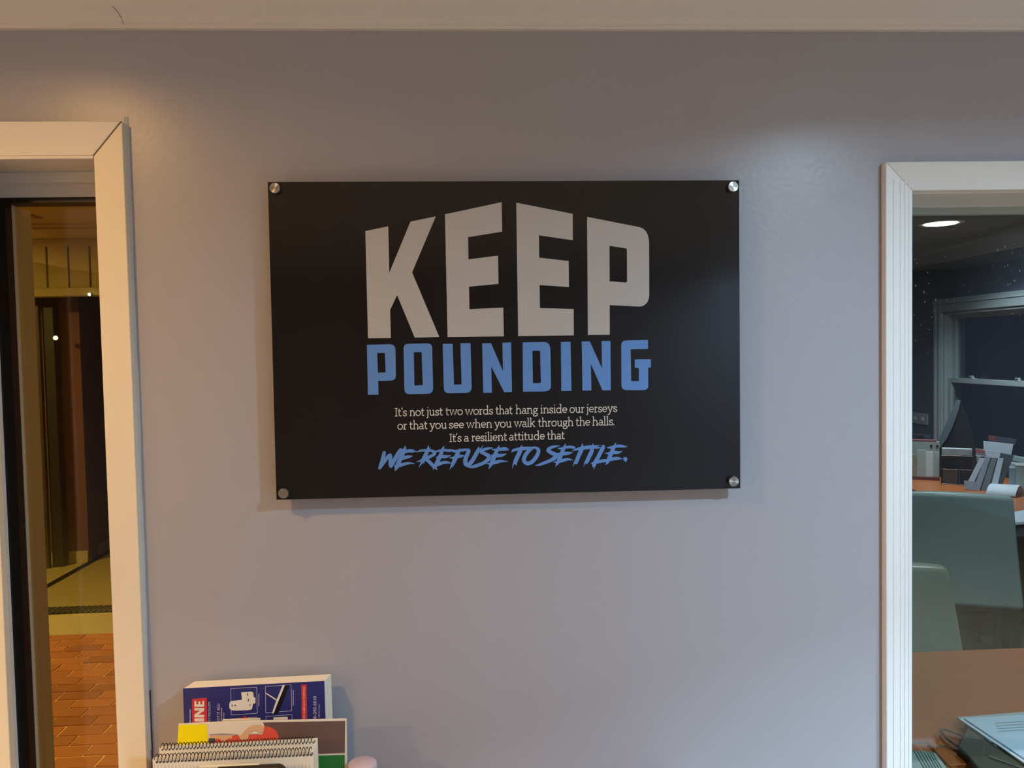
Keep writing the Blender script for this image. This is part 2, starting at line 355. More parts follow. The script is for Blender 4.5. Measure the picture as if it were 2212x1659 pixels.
# ------------------------------------------------------------------ the sign
SY = -0.033
sg = empty('wall_sign', (0, 0, 1.70-0.305), 'large black acrylic sign lettered KEEP POUNDING on steel standoffs', 'sign')
tilt = -0.0044
def signpt(u, v, y):
    return Vector((u*math.cos(tilt)-v*math.sin(tilt), y, 1.70+u*math.sin(tilt)+v*math.cos(tilt)))
M_sign = mat('sign_black_acrylic', S(26, 23, 23), 0.10, mottle=0.03, mscale=4, spec=0.55)
M_wprint = mat('sign_white_print', S(186, 184, 183), 0.12, mottle=0.01, spec=0.5)
M_bprint = mat('sign_blue_print', S(100, 146, 214), 0.12, mottle=0.01, spec=0.5)
b = MB(); b.prism([signpt(u, v, SY) for u, v in [(-.457, -.305), (.457, -.305), (.457, .305), (-.457, .305)]], (0, 0.006, 0))
b.build('panel', M_sign, sg, bevel=0.0005)
M_steel = mat('brushed_steel', S(196, 194, 188), 0.28, metal=1.0, bump=0.0)
_nt = M_steel.node_tree; _b = _nt.nodes['Principled BSDF']; _b.inputs['Anisotropic'].default_value = 0.85
_t = _nt.nodes.new('ShaderNodeTangent'); _t.direction_type = 'RADIAL'; _t.axis = 'Y'; _nt.links.new(_t.outputs[0], _b.inputs['Tangent'])
for px, py in ((593.5, 406), (1584, 403), (612, 1066), (1585.5, 1040)):
    p = PY(px, py, SY-0.010)
    bm_ = MB().lathe((0, 0, 0), [(0.0075, 0), (0.0100, 0.0002), (0.0100, 0.0095), (0.0094, 0.0104), (0.0001, 0.0104)], (0, -1, 0), 40)
    o = bm_.build('standoff_cap', M_steel, None, smooth=True)
    o.location = (p.x, SY, p.z); o.parent = sg; o.matrix_parent_inverse = Matrix.Translation(-sg.location)
    s_ = MB().cyl((p.x, SY+0.006, p.z), (p.x, 0, p.z), 0.0085, n=24).build('standoff_barrel', M_steel, sg, smooth=True)
def SG(px, py): return PY(px, py, SY-0.0003)
def cr(pts, ox, oy, s): return [(ox+x/s, oy+y/s) for x, y in pts]
c2 = (570, 380, 4.2538); c3 = (1080, 380, 4.1736); c4 = (570, 720, 4.0462); c5 = (1080, 720, 4.1736)
K = cr([(932,507),(1143,463),(1153,888),(1347,420),(1580,372),(1362,886),(1612,1480),(1386,1486),(1224,1095),(1160,1232),(1167,1490),(957,1492)], *c2)
E1 = cr([(1664,353),(2184,241),(2190,512),(1876,563),(1880,767),(2151,733),(2156,992),(1885,1018),(1889,1225),(2200,1210),(2205,1474),(1688,1481)], *c2)
E2 = cr([(147,241),(656,342),(657,580),(351,535),(354,737),(619,767),(622,1002),(357,984),(360,1192),(664,1200),(666,1437),(164,1444)], *c3)
Pk = cr([(785,369),(1255,461),(1285,472),(1310,492),(1328,520),(1340,560),(1344,600),(1346,1075),(1341,1110),(1328,1140),(1305,1163),(1280,1175),(1258,1178),(989,1165),(990,1432),(793,1434)], *c3)
Ph = cr([(987,630),(1135,653),(1144,662),(1146,950),(1137,962),(989,950)], *c3)
poly_print([K, E1, E2, Pk], SG, 'white_headline', M_wprint, sg, {3: [Ph]})
P2 = cr([(900,100),(1105,96),(1130,101),(1145,118),(1150,145),(1154,372),(1148,395),(1132,409),(1108,414),(999,416),(1002,536),(910,538)], *c4)
P2h = cr([(990,172),(1058,172),(1064,342),(997,344)], *c4)
O2 = cr([(1221,130),(1226,108),(1240,96),(1262,92),(1432,88),(1455,93),(1468,108),(1471,130),(1479,480),(1474,505),(1460,522),(1438,528),(1275,532),(1250,528),(1234,514),(1228,490)], *c4)
O2h = cr([(1310,165),(1379,164),(1389,453),(1316,457)], *c4)
U2 = cr([(1563,92),(1650,92),(1662,448),(1728,447),(1718,86),(1806,86),(1816,470),(1812,495),(1798,514),(1775,521),(1615,524),(1590,518),(1577,502),(1573,480)], *c4)
N1 = [(1041.6,741.7),(1060.6,741.3),(1086.5,801.5),(1085.3,740.4),(1104,739.6),(1105.9,846.5),(1089.1,847.2),(1061.1,791.7),(1062.6,848.5),(1043.8,848.5)]
D2 = cr([(204,82),(398,78),(425,83),(443,100),(452,130),(455,160),(460,475),(454,500),(436,517),(405,524),(208,526)], *c5)
D2h = cr([(292,157),(352,156),(362,165),(369,438),(358,449),(297,450)], *c5)
I2 = cr([(549,78),(636,76),(645,519),(553,521)], *c5)
N2 = cr([(737,74),(810,72),(920,318),(916,70),(996,69),(999,513),(924,514),(819,275),(825,515),(744,516)], *c5)
G2 = cr([(1093,108),(1098,85),(1112,70),(1133,65),(1333,60),(1334,140),(1178,144),(1183,432),(1253,431),(1252,313),(1216,310),(1215,236),(1360,234),(1361,308),(1336,310),(1337,478),(1331,497),(1316,508),(1295,512),(1135,512),(1112,505),(1099,490),(1095,470)], *c5)
poly_print([P2, O2, U2, N1, D2, I2, N2, G2], SG, 'blue_headline', M_bprint, sg, {0: [P2h], 1: [O2h], 4: [D2h]})
# --- slab serif small text, x-height = 1 unit
SWD = 0.155
def arc(cx, cy, rx, ry, a0, a1, n=9):
    return [(cx+rx*math.cos(math.radians(a0+(a1-a0)*i/n)), cy+ry*math.sin(math.radians(a0+(a1-a0)*i/n))) for i in range(n+1)]
def stem(x, y0, y1, bl=.17, br=.17, tl=.17, tr=0):
    out = [[(x, y0), (x, y1)]]
    if bl+br: out.append([(x-bl, y0+.06), (x+br, y0+.06)])
    if tl+tr: out.append([(x-tl, y1-.06), (x+tr, y1-.06)])
    return out
def arch(x0, x1, bl=.15, br=.17): return [[(x0, .60)]+arc((x0+x1)/2, .58, (x1-x0)/2, .38, 165, 0)+[(x1, 0)], [(x1-bl, .06), (x1+br, .06)]]
GL = {}
GL['n'] = (stem(.22, 0, 1)+arch(.22, .82), 1.02)
GL['h'] = (stem(.22, 0, 1.62)+arch(.22, .82), 1.02)
GL['o'] = ([arc(.48, .5, .40, .45, 0, 360, 18)], .96)
GL['u'] = ([[(.22, .95), (.22, .42)]+arc(.50, .40, .28, .36, 180, 300)+[(.78, .28)], [(.03, .94), (.25, .94)], [(.78, 1), (.78, 0)], [(.60, .94), (.80, .94)], [(.78, .06), (.97, .06)]], 1.02)
GL['t'] = ([[(.24, 1.32), (.24, .28)]+arc(.44, .26, .20, .21, 180, 320, 6), [(.02, .93), (.56, .93)]], .62)
GL['i'] = (stem(.22, 0, 1, .18, .18)+[[(.20, 1.32), (.20, 1.50)]], .44)
GL['l'] = (stem(.22, 0, 1.62, .18, .18), .44)
GL['j'] = ([[(.24, 1), (.24, -.18)]+arc(.06, -.20, .18, .17, 0, -100, 5), [(.04, .94), (.26, .94)], [(.24, 1.32), (.24, 1.50)]], .42)
GL['s'] = ([arc(.38, .72, .25, .21, 25, 180, 7)+[(.16, .62), (.38, .50), (.60, .37)]+arc(.37, .26, .26, .21, 10, -160, 8), [(.60, .93), (.60, .70)], [(.11, .32), (.11, .07)]], .72)
GL['w'] = ([[(.16, .96), (.44, .05), (.74, .94), (1.02, .05), (1.32, .96)], [(.0, .94), (.34, .94)], [(.60, .94), (.84, .94)], [(1.15, .94), (1.48, .94)]], 1.44)
GL['r'] = (stem(.22, 0, 1, .17, .22)+[[(.22, .55)]+arc(.50, .60, .26, .33, 175, 60, 6)], .66)
GL['d'] = ([arc(.46, .48, .36, .43, 30, 330, 14), [(.80, 1.62), (.80, 0)], [(.60, 1.56), (.82, 1.56)], [(.80, .06), (.98, .06)]], 1.02)
GL['a'] = ([arc(.40, .68, .26, .25, 150, 0, 7)+[(.66, .08)], [(.66, .06), (.84, .06)], arc(.36, .29, .26, .24, 40, 330, 12)], .84)
GL['g'] = ([arc(.40, .64, .27, .29, 0, 360, 14), [(.62, .86), (.86, .97)], [(.22, .38), (.16, .22), (.28, .10), (.62, .06), (.78, -.08), (.72, -.34), (.42, -.44), (.12, -.36), (.08, -.16), (.26, .04)]], .86)
GL['e'] = ([[(.10, .52), (.80, .52)]+arc(.45, .52, .35, .42, 0, 300, 14)+[(.74, .20)]], .88)
GL['y'] = ([[(.16, .96), (.50, .08)], [(.84, .96), (.42, -.14)]+[(.34, -.34), (.20, -.42), (.06, -.38)], [(.0, .94), (.34, .94)], [(.66, .94), (1.0, .94)]], .96)
GL['k'] = (stem(.22, 0, 1.62)+[[(.26, .42), (.76, .94)], [(.44, .56), (.84, .05)], [(.60, .94), (.92, .94)], [(.68, .06), (.98, .06)]], .94)
GL['I'] = ([[(.27, 0), (.27, 1.43)], [(.05, .06), (.49, .06)], [(.05, 1.37), (.49, 1.37)]], .52)
GL["'"] = ([[(.14, 1.52), (.06, 1.18)]], .20)
GL['.'] = ([[(.12, -.02), (.12, .20)]], .26)
def line_text(words, p0, p1, xh=12.3):
    """words: [(text, px_start, px_end)]; baseline from p0 to p1 in photo pixels"""
    out = []
    sl = (p1[1]-p0[1])/(p1[0]-p0[0])
    for tx, a, b_ in words:
        x = 0; segs = []
        for ch in tx:
            st, adv = GL[ch]
            for s_ in st: segs.append([(x+q[0], q[1]) for q in s_])
            x += adv
        x0 = min(q[0] for s_ in segs for q in s_)-SWD/2; x1 = max(q[0] for s_ in segs for q in s_)+SWD/2
        k = (b_-a)/(x1-x0)
        for s_ in segs:
            q2 = []
            for (u, v) in s_:
                X = a+(u-x0)*k; Y = p0[1]+(X-p0[0])*sl - v*xh
                q2.append((X, Y, SWD*xh*0.98))
            out.append(q2)
    return out
A = lambda x: 780+x/6.9125
B_ = lambda x: 1080+x/6.9125
T = []
T += line_text([("It's", A(497), A(685)), ("not", A(720), A(950)), ("just", A(972), A(1227)), ("two", A(1255), A(1520)), ("words", A(1542), A(1970)), ("that", A(2003), B_(192)), ("hang", B_(228), B_(575)), ("inside", B_(600), B_(1005)), ("our", B_(1038), B_(1268)), ("jerseys", B_(1285), B_(1750))], (A(497), 899.4), (B_(1750), 890.0))
T += line_text([("or", A(542), A(692)), ("that", A(714), A(998)), ("you", A(1015), A(1285)), ("see", A(1312), A(1537)), ("when", A(1560), A(1962)), ("you", A(1982), B_(180)), ("walk", B_(200), B_(532)), ("through", B_(563), B_(1102)), ("the", B_(1125), B_(1347)), ("halls.", B_(1373), B_(1708))], (A(542), 928.2), (B_(1705), 918.4))
T += line_text([("It's", A(1313), A(1500)), ("a", A(1535), A(1617)), ("resilient", A(1645), A(2185)), ("attitude", B_(136), B_(670)), ("that", B_(698), B_(972))], (A(1313), 954.9), (B_(970), 948.6))
ribbon_print(T, SG, 'small_lettering', mat('sign_cream_print', S(212, 206, 200), 0.15), sg)
# --- brush lettering
def BR(ox, oy, strokes):
    k = 14.747; return [smooth_stroke([(ox+x/k, oy+y/k, wd/k*1.10) for x, y, wd in s_], 3) for s_ in strokes]
brush = []
brush += BR(810, 955, [
 [(305,290,60),(290,360,100),(240,560,105),(180,760,110),(130,870,50)],
 [(150,820,100),(260,660,110),(400,480,105),(490,385,70)],
 [(490,370,50),(500,450,90),(490,620,110),(500,760,100),(540,800,50)],
 [(500,770,110),(600,600,120),(720,400,120),(820,250,110),(850,205,50)],
 [(975,110,8),(920,230,60),(890,330,130),(820,500,130),(740,690,120),(690,800,110),(630,930,6)],
 [(1000,150,6),(950,260,50),(920,320,60)], [(700,780,60),(720,870,10)],
 [(880,320,110),(1050,285,95),(1200,270,70),(1330,310,10)], [(1100,300,60),(1250,330,12)],
 [(820,520,110),(1000,480,100),(1110,460,70),(1210,440,8)],
 [(600,760,20),(700,760,110),(900,710,90),(1080,670,70),(1280,690,5)],
 [(1715,100,8),(1680,230,80),(1640,350,110),(1560,520,120),(1500,640,70),(1390,815,6)],
 [(1770,160,6),(1720,240,50)], [(1560,560,80),(1555,690,10)],
 [(1300,330,5),(1440,275,60),(1640,265,70),(1820,280,80),(1900,340,95),(1850,410,90),(1700,490,90),(1540,560,90),(1310,635,5)],
 [(1620,540,100),(1720,620,100),(1830,730,100),(1900,790,90),(2000,900,6)],[(1880,790,60),(1840,890,6)]])
brush += BR(950, 955, [
 [(140,120,6),(95,220,80),(40,380,110),(-40,560,115),(-110,700,110),(-170,800,60)],
 [(-190,300,20),(-60,285,60),(120,255,70),(280,270,80),(460,265,50)],
 [(-110,500,60),(40,470,80),(200,460,90),(355,430,8)],
 [(-170,790,50),(-40,710,90),(120,650,90),(250,650,70),(380,675,6)],
 [(645,190,10),(610,280,80),(540,420,120),(470,580,120),(410,700,90),(310,880,6)], [(490,600,70),(410,800,8)],
 [(420,300,60),(600,275,80),(800,245,80),(950,240,60)],
 [(290,500,6),(420,500,60),(560,465,90),(690,440,80),(780,430,20)],
 [(950,230,50),(920,300,110),(860,430,115),(815,570,125),(830,700,125),(920,720,120),(1030,600,120),(1130,430,115),(1210,280,110),(1245,140,8)],
 [(1250,260,60),(1310,200,40),(1390,100,5)],
 [(1690,175,8),(1560,200,70),(1400,240,90),(1330,310,100),(1450,380,105),(1560,450,120),(1540,550,120),(1400,660,100),(1200,740,100),(1040,790,80),(880,805,5)],
 [(1900,95,6),(1850,210,70),(1790,340,110),(1720,500,120),(1660,650,110),(1610,760,70),(1545,865,5)],
 [(1910,150,5),(1880,220,50)], [(1650,690,70),(1630,790,8)],
 [(1640,220,20),(1780,245,70),(1960,225,95),(2100,200,70),(2212,250,8)], [(2000,250,50),(2200,260,6)],
 [(1640,450,90),(1820,430,100),(1980,420,90),(2130,365,6)],
 [(1470,680,6),(1600,690,60),(1800,640,100),(1940,605,80),(2180,620,5)]])
brush += BR(1090, 950, [
 [(220,410,6),(270,340,70),(430,300,90),(600,275,100),(800,265,80),(980,255,50)],
 [(545,165,8),(530,260,90),(480,400,120),(400,560,120),(340,700,120),(320,780,60)],
 [(290,740,50),(240,920,5)], [(370,740,60),(375,830,6)],
 [(860,280,90),(740,380,110),(640,530,115),(620,670,115),(720,755,110),(860,710,115),(990,570,115),(1070,420,110),(1070,310,100),(980,250,70),(860,270,80)],
 [(1770,185,6),(1620,210,60),(1470,250,90),(1390,330,105),(1480,410,110),(1610,470,120),(1610,560,120),(1460,660,100),(1280,730,90),(1120,790,70),(960,825,5)],
 [(1955,115,6),(1910,220,70),(1850,360,110),(1780,520,120),(1720,660,110),(1680,750,70),(1610,865,5)], [(1720,720,60),(1700,800,6)],
 [(1690,270,20),(1800,280,60),(1960,240,80),(2120,225,70),(2220,250,40)],
 [(1660,480,90),(1850,450,100),(2020,430,90),(2180,400,6)],
 [(1550,710,8),(1680,710,70),(1880,650,95),(2020,620,70),(2190,650,5)]])
brush += BR(1220, 950, [
 [(120,230,60),(260,240,80),(330,270,60)],
 [(225,355,5),(360,310,60),(540,270,100),(760,240,110),(920,225,100),(1060,250,60),(1150,260,8)], [(900,190,40),(1170,185,8)],
 [(555,110,6),(555,230,80),(510,360,120),(430,540,115),(370,700,110),(350,780,40)], [(310,700,50),(262,860,5)],
 [(900,105,6),(895,230,80),(850,380,120),(770,550,115),(710,690,110),(690,780,20)], [(650,690,50),(605,860,5)],
 [(1240,160,50),(1220,240,110),(1150,380,115),(1070,540,115),(990,680,115),(920,790,90),(890,870,30)], [(980,780,50),(915,955,6)],
 [(840,750,40),(960,730,80),(1150,680,95),(1370,660,80)],
 [(1640,75,5),(1590,180,60),(1530,320,110),(1450,500,115),(1390,640,110),(1350,740,60),(1285,800,5)], [(1370,700,50),(1370,770,6)],
 [(1330,240,6),(1430,250,60),(1600,215,85),(1780,190,70),(1990,215,5)], [(1700,220,50),(1990,240,5)],
 [(1275,425,5),(1400,430,60),(1560,400,100),(1720,405,70),(1845,355,5)],
 [(1350,670,70),(1530,610,95),(1690,590,80),(1840,610,8)],
 [(1860,570,8),(1890,590,80),(1935,620,130),(1985,640,60)], [(1950,620,70),(1945,720,10)]])
ribbon_print(brush, SG, 'brush_lettering', M_bprint, sg)

# ------------------------------------------------------------------ ceiling lamps
def ceiling_lamp(x, y, z, r, colr, st, label, group):
    t = empty('recessed_or_fill_lamp', (x, y, z), label, 'lamp', group)
    MB().lathe((x, y, z), [(r*1.45, 0), (r*1.45, -0.004), (r*1.2, -0.006), (r*1.02, -0.001)], n=32).build('trim_ring', M_ceil, t, smooth=True)
    M = emit('lamp_glow', colr, st)
    MB().cyl((x, y, z-0.0065), (x, y, z-0.0075), r, n=24).build('lens', M, t)
for a in ROOM_LAMPS: ceiling_lamp(*a[:6], a[8], 'recessed lamps and added fill lamps in the room ceiling')
ceiling_lamp(2.25, 1.25, 2.44, .09, (0.80, 0.95, 1.0), 12, 'added unseen fill lamp in the office ceiling nearest the orange table', None)
ceiling_lamp(*OFFICE_LAMP[:6], 'round recessed lamp glowing white in the office ceiling', None)

# ------------------------------------------------------------------ counter, holder and papers
M_wood = mat('counter_wood', S(150, 104, 62), 0.4, mottle=0.2, mscale=4, stretch=(1, 8, 8))
ct = empty('console_cabinet', (-0.35, -0.19, 0), 'low console cabinet below the sign holding the paper rack', 'cabinet')
MB().box((-0.70, -0.37, 0.06), (0.30, -0.02, 0.775)).build('body', mat('cabinet_paint', S(200, 195, 188), 0.5, mottle=0.03), ct, bevel=0.003)
MB().box((-0.72, -0.39, 0.775), (0.32, -0.015, 0.80)).build('top', M_wood, ct, bevel=0.003)
MB().box((-0.68, -0.34, 0.0), (0.28, -0.05, 0.06)).build('plinth', M_black, ct)
for k in range(2):
    d_ = MB().box((-0.69+0.49*k, -0.385, 0.08), (-0.21+0.49*k, -0.37, 0.76)).build('door', mat('cabinet_paint', S(200, 195, 188)), ct, bevel=0.002)
    MB().cyl((-0.24+0.07*k, -0.385, 0.45), (-0.24+0.07*k, -0.405, 0.45), 0.012).build('knob', M_steel, d_)
G_acr = glass('clear_acrylic', (0.97, 0.97, 0.95), ior=1.49)
M_edge_shine = mat('acrylic_edge_highlight', S(236, 226, 190), 0.12, spec=0.8, mottle=0.02)  # warm highlight on the acrylic edges put into a pale yellow colour
hd = empty('literature_rack', (-0.49, -0.15, 0.80), 'clear acrylic tiered paper rack standing below the sign', 'rack')
CT = 0.80
def slab(name, m_, par, y, tl, tr, zb, t=0.003, bevel=0.0004):
    a = PY(*tl, y); c_ = PY(*tr, y)
    b_ = MB(); b_.prism([(a.x, y, a.z), (c_.x, y, c_.z), (c_.x, y, zb), (a.x, y, zb)], (0, t, 0))
    return b_.build(name, m_, par, bevel=bevel), a, c_
slab('rear_tier', G_acr, hd, -0.080, (478, 1556.5), (744, 1553), CT)
slab('rear_tier_highlight', M_edge_shine, hd, -0.0806, (480, 1555), (562, 1552.5), PY(520, 1557.5, -0.08).z, 0.0036)
slab('front_tier', G_acr, hd, -0.252, (420, 1658), (612, 1651), CT)
slab('front_tier_highlight', M_edge_shine, hd, -0.2526, (430, 1655.5), (560, 1650.5), PY(495, 1655.5, -0.2526).z, 0.0036)
MB().box((-0.66, -0.255, CT), (-0.32, -0.01, CT+0.004)).build('base', G_acr, hd)
# --- blue catalogue
M_pages = mat('page_block', S(246, 234, 214), 0.7, mottle=0.04, mscale=200, stretch=(1, 30, 1))
cat_ = empty('blue_catalogue', (-0.50, -0.05, CT+0.004), 'thick dark blue supply catalogue turned sideways, rearmost in the rack', 'catalogue')
YC = -0.052
a = PY(395, 1487.5, YC); c_ = PY(700.5, 1471, YC); zb_ = a.z-0.216
b = MB()
zlow = CT+0.004
b.prism([(a.x, YC, a.z), (c_.x, YC, c_.z), (c_.x, YC, zlow), (a.x, YC, zlow)], (0, 0.0008, 0)); b.build('cover', mat('blue_cover', S(48, 50, 118), 0.3, mottle=0.04), cat_)
b = MB()
b.hexa([(a.x+0.001, YC+0.001, zlow), (c_.x+0.0005, YC+0.001, zlow), (c_.x+0.009, YC+0.030, zlow), (a.x+0.001, YC+0.030, zlow)],
       [(a.x+0.001, YC+0.001, a.z-0.0005), (c_.x+0.0005, YC+0.001, c_.z-0.0005), (c_.x+0.008, YC+0.030, c_.z+0.001), (a.x+0.012, YC+0.030, a.z+0.001)])
b.build('page_block', M_pages, cat_)
def CT_(px, py): return PY(px, py, YC-0.0004)
def CT2(px, py): return PY(px, py, YC-0.0008)
def CT3(px, py): return PY(px, py, YC-0.0011)
M_pw = mat('print_white', S(240, 232, 220), 0.35, mottle=0.01); M_pr = mat('print_red', S(214, 60, 62), 0.35, mottle=0.02)
M_pl = mat('print_lavender', S(196, 190, 222), 0.35, mottle=0.02); M_pk = mat('print_black', S(24, 20, 20), 0.3, mottle=0.05)
M_pg = mat('print_grey', S(120, 112, 110), 0.4, mottle=0.02)
k5 = (380, 1450, 12.29); k6 = (550, 1450, 10.533)
poly_print([[(414.8, 1510), (446.7, 1507.2), (448.5, 1605), (416, 1606)]], CT_, 'red_name_panel', M_pr, cat_)
poly_print([cr([(1060,310),(1180,300),(1200,1300),(1070,1300)], *k6)], CT_, 'red_band', M_pr, cat_)
poly_print([cr([(1640,1310),(1700,1260),(1840,1190),(1930,1250),(1950,1400),(1650,1400)], *k5)], CT2, 'red_product_picture', M_pr, cat_)
def vletters(x0, x1, spans):   # block letters turned a quarter left: x0 = cap line, x1 = baseline (px), spans: char -> (y_top_end, y_start)
    out = []
    for ch, ye, ys in spans:
        def q(u, v): return (x1+(x0-x1)*v, ys+(ye-ys)*u)
        t = 0.27
        if ch == 'E': pl = [(0,0),(1,0),(1,.2),(.42,.2),(.42,.4),(.92,.4),(.92,.6),(.42,.6),(.42,.8),(1,.8),(1,1),(0,1)]
        elif ch == 'N': pl = [(0,0),(.27,0),(.27,.62),(.70,0),(1,0),(1,1),(.73,1),(.73,.40),(.30,1),(0,1)]
        elif ch == 'I': pl = [(0,0),(1,0),(1,1),(0,1)]
        elif ch == 'L': pl = [(0,0),(1,0),(1,.22),(.42,.22),(.42,1),(0,1)]
        elif ch == 'U': pl = [(.2,0),(.8,0),(1,.2),(1,1),(.7,1),(.7,.25),(.3,.25),(.3,1),(0,1),(0,.2)]
        out.append([q(*p) for p in pl])
    return out
poly_print(vletters(420, 441, [('E', 1514.3, 1526.9), ('N', 1529.3, 1549.7), ('I', 1551.7, 1558.6), ('L', 1560.5, 1573), ('U', 1575.5, 1592)]), CT2, 'brand_lettering', M_pw, cat_)
def frame_lines(pts, w=1.0):
    return [[(*pts[i], w), (*pts[(i+1) % len(pts)], w)] for i in range(len(pts))]
fl = frame_lines([(498.4,1487.4),(554.5,1484.6),(555.8,1540.7),(499.6,1544.4)])+frame_lines([(573.3,1482.8),(628.8,1479.4),(630.2,1535.4),(574.2,1539.7)])
fl += frame_lines([(574.2,1547.8),(630.7,1543.5),(632,1600),(575,1603)])+frame_lines([(499.2,1553),(555,1548.9),(556,1606),(500,1609)])
ribbon_print(fl, CT_, 'picture_frames', M_pl, cat_)
poly_print([cr([(1430,820),(1480,790),(1740,760),(1750,740),(1735,560),(2010,540),(2060,570),(2075,690),(2110,700),(2110,850),(2050,860),(2020,1000),(1980,1025),(1900,1035),(1600,1045),(1470,1035),(1420,980),(1415,900)], *k5),
            cr([(640,310),(690,318),(560,640),(430,962),(395,950),(480,700)], *k6), cr([(250,480),(262,515),(485,665),(512,645)], *k6), cr([(430,1050),(750,1035),(765,1200),(415,1200)], *k6)], CT2, 'product_pictures', M_pw, cat_)
poly_print([cr([(690,318),(790,312),(530,960),(440,975)], *k6)], CT3, 'squeegee_blade', M_pk, cat_)
tag(poly_print([cr([(1480,880),(1500,880),(1502,945),(1480,945)], *k5), cr([(1555,895),(1595,890),(1595,920),(1558,925)], *k5)], CT3, 'device_slots', M_pk, cat_), kind='stuff')
poly_print([cr([(1890,570),(1915,570),(1915,655),(1890,655)], *k5), cr([(1910,730),(1940,725),(1940,800),(1905,805)], *k5), cr([(1940,880),(1985,875),(1965,940)], *k5), cr([(2035,560),(2048,565),(2060,690),(2045,690)], *k5)], CT3, 'product_details', M_pg, cat_)
def ticks(x0, x1, y0, y1, step=1.15, seed=1):   # rows too small to read: broken strokes
    r_ = random.Random(seed); out = []; y = y0
    while y < y1:
        if r_.random() < 0.86: out.append([((x0+r_.uniform(0, .25)), y, 0.62), (x1-r_.uniform(0, .25), y+r_.uniform(-.2, .2), 0.62)])
        y += step*r_.uniform(.8, 1.2)
    out.append([((x0+x1)/2, y0, .5), ((x0+x1)/2, y1, .5)])
    return out
tk = ticks(409.2, 412.3, 1531.5, 1590, seed=2)+ticks(477, 480, 1529.7, 1590, seed=4)+ticks(482.5, 484.6, 1539.5, 1590, seed=5)
tk += ticks(558, 560.4, 1499, 1525, seed=6)+ticks(632.2, 634.8, 1491, 1524, seed=7)
tag(ribbon_print(tk, CT_, 'small_print', M_pl, cat_), kind='stuff')
def vtext(s, x0, x1, ytop, fmap, name, m_, par, length=None, bold=0.0):
    """text turned a quarter left, its end at ytop; cap line x0, baseline x1 in px"""
    cu = bpy.data.curves.new(name, 'FONT'); cu.body = s; cu.resolution_u = 2; cu.offset = bold
    ob = bpy.data.objects.new(name, cu); COL.objects.link(ob)
    dg = bpy.context.evaluated_depsgraph_get(); me = bpy.data.meshes.new_from_object(ob.evaluated_get(dg)); bpy.data.objects.remove(ob)
    xs = [v.co.x for v in me.vertices]; ys = [v.co.y for v in me.vertices]
    W_ = max(xs)-min(xs); H_ = max(ys)
    k = (x1-x0)/H_; kl = k if length is None else length/W_
    for v in me.vertices:
        u, t = v.co.x-min(xs), v.co.y
        v.co = fmap(x1-t*k, ytop+(W_-u)*kl)
    bm = bmesh.new(); bm.from_mesh(me); fix_normals(bm); bm.to_mesh(me); bm.free()
    me.materials.clear(); me.materials.append(m_)
    o = bpy.data.objects.new(name, me); COL.objects.link(o); o.parent = par; o.matrix_parent_inverse = Matrix.Translation(-par.location)
    return o
vtext("SHIPPING SUPPLY SPECIALISTS", 450, 454.4, 1516, CT_, 'tagline', M_pl, cat_, 82, 0.01)
vtext("WE'VE GOT IT ALL!", 468.7, 474.4, 1520.4, CT_, 'slogan', M_pl, cat_, 66, 0.02)
vtext("ORDER BY 6 PM FOR SAME DAY SHIPPING", 654.4, 659, 1484, CT2, 'shipping_note', mat('print_pink', S(250, 190, 180), .35), cat_, 118, 0.015)
vtext("1-800-295-5510", 676.6, 683.4, 1504, CT_, 'phone_number', M_pl, cat_, 64, 0.02)
vtext("uline.com", 687, 690.6, 1521.7, CT_, 'web_address', M_pl, cat_, 28, 0.01)
# --- magazine with yellow panel
mg = empty('magazine', (-0.47, -0.12, CT+0.004), 'wide magazine with yellow, red and brown cover in front of the blue catalogue', 'magazine')
YM = -0.112
def MG(px, py): return PY(px, py, YM-0.0004)
def MG2(px, py): return PY(px, py, YM-0.0008)
def MG3(px, py): return PY(px, py, YM-0.0012)
def MG4(px, py): return PY(px, py, YM-0.0015)
b = MB(); a = PY(385, 1565.5, YM); d_ = PY(446.5, 1562, YM); e_ = PY(562, 1558.5, YM); c_ = PY(748, 1554.3, YM); l_ = PY(380, 1659, YM); q_ = PY(748.5, 1659, YM)
b.prism([a, d_, e_, c_, Vector((q_.x, YM, CT+.004)), Vector((l_.x, YM, CT+.004))], (0, 0.005, 0))
b.build('paper_body', mat('magazine_paper', S(236, 226, 208), 0.45, mottle=0.03), mg)
poly_print([[(386, 1566.3), (446, 1564), (450.5, 1612), (452, 1720), (380, 1720), (383, 1609)]], MG, 'yellow_panel', mat('print_yellow', (1.0, 0.86, 0.0), 0.4, mottle=0.01), mg)
poly_print([[(568, 1560.5), (745.6, 1557.2), (744.6, 1626.4), (600, 1631.5)]], MG, 'brown_panel', mat('print_brown', S(112, 88, 82), 0.35, mottle=0.03), mg)
poly_print([[(600, 1634.5), (744.6, 1630.6), (743.5, 1720), (600, 1720)]], MG, 'green_panel', mat('print_green', S(38, 124, 62), 0.35, mottle=0.03), mg)
k3 = (320, 1440, 4.096)
poly_print([cr([(1028,528),(1060,530),(1100,545),(1130,565),(1150,600),(1165,660),(1175,720),(590,720),(592,680),(600,640),(700,625),(790,600),(830,650),(880,605),(960,598),(1010,600)], *k3)], MG2, 'red_shirts', mat('print_coral', S(232, 92, 74), 0.4, mottle=0.06, mscale=90), mg)
M_skin = mat('print_skin', S(232, 186, 148), 0.4, mottle=0.05, mscale=60)
poly_print([cr([(930,515),(985,512),(1030,530),(1018,588),(985,580),(950,565),(915,575),(890,605),(885,640),(870,655),(858,640),(845,655),(830,650),(812,640),(808,620),(850,575),(880,540)], *k3),
            cr([(538,610),(620,608),(740,612),(745,632),(700,640),(665,672),(648,660),(640,640),(560,632)], *k3)], MG3, 'arms', M_skin, mg)
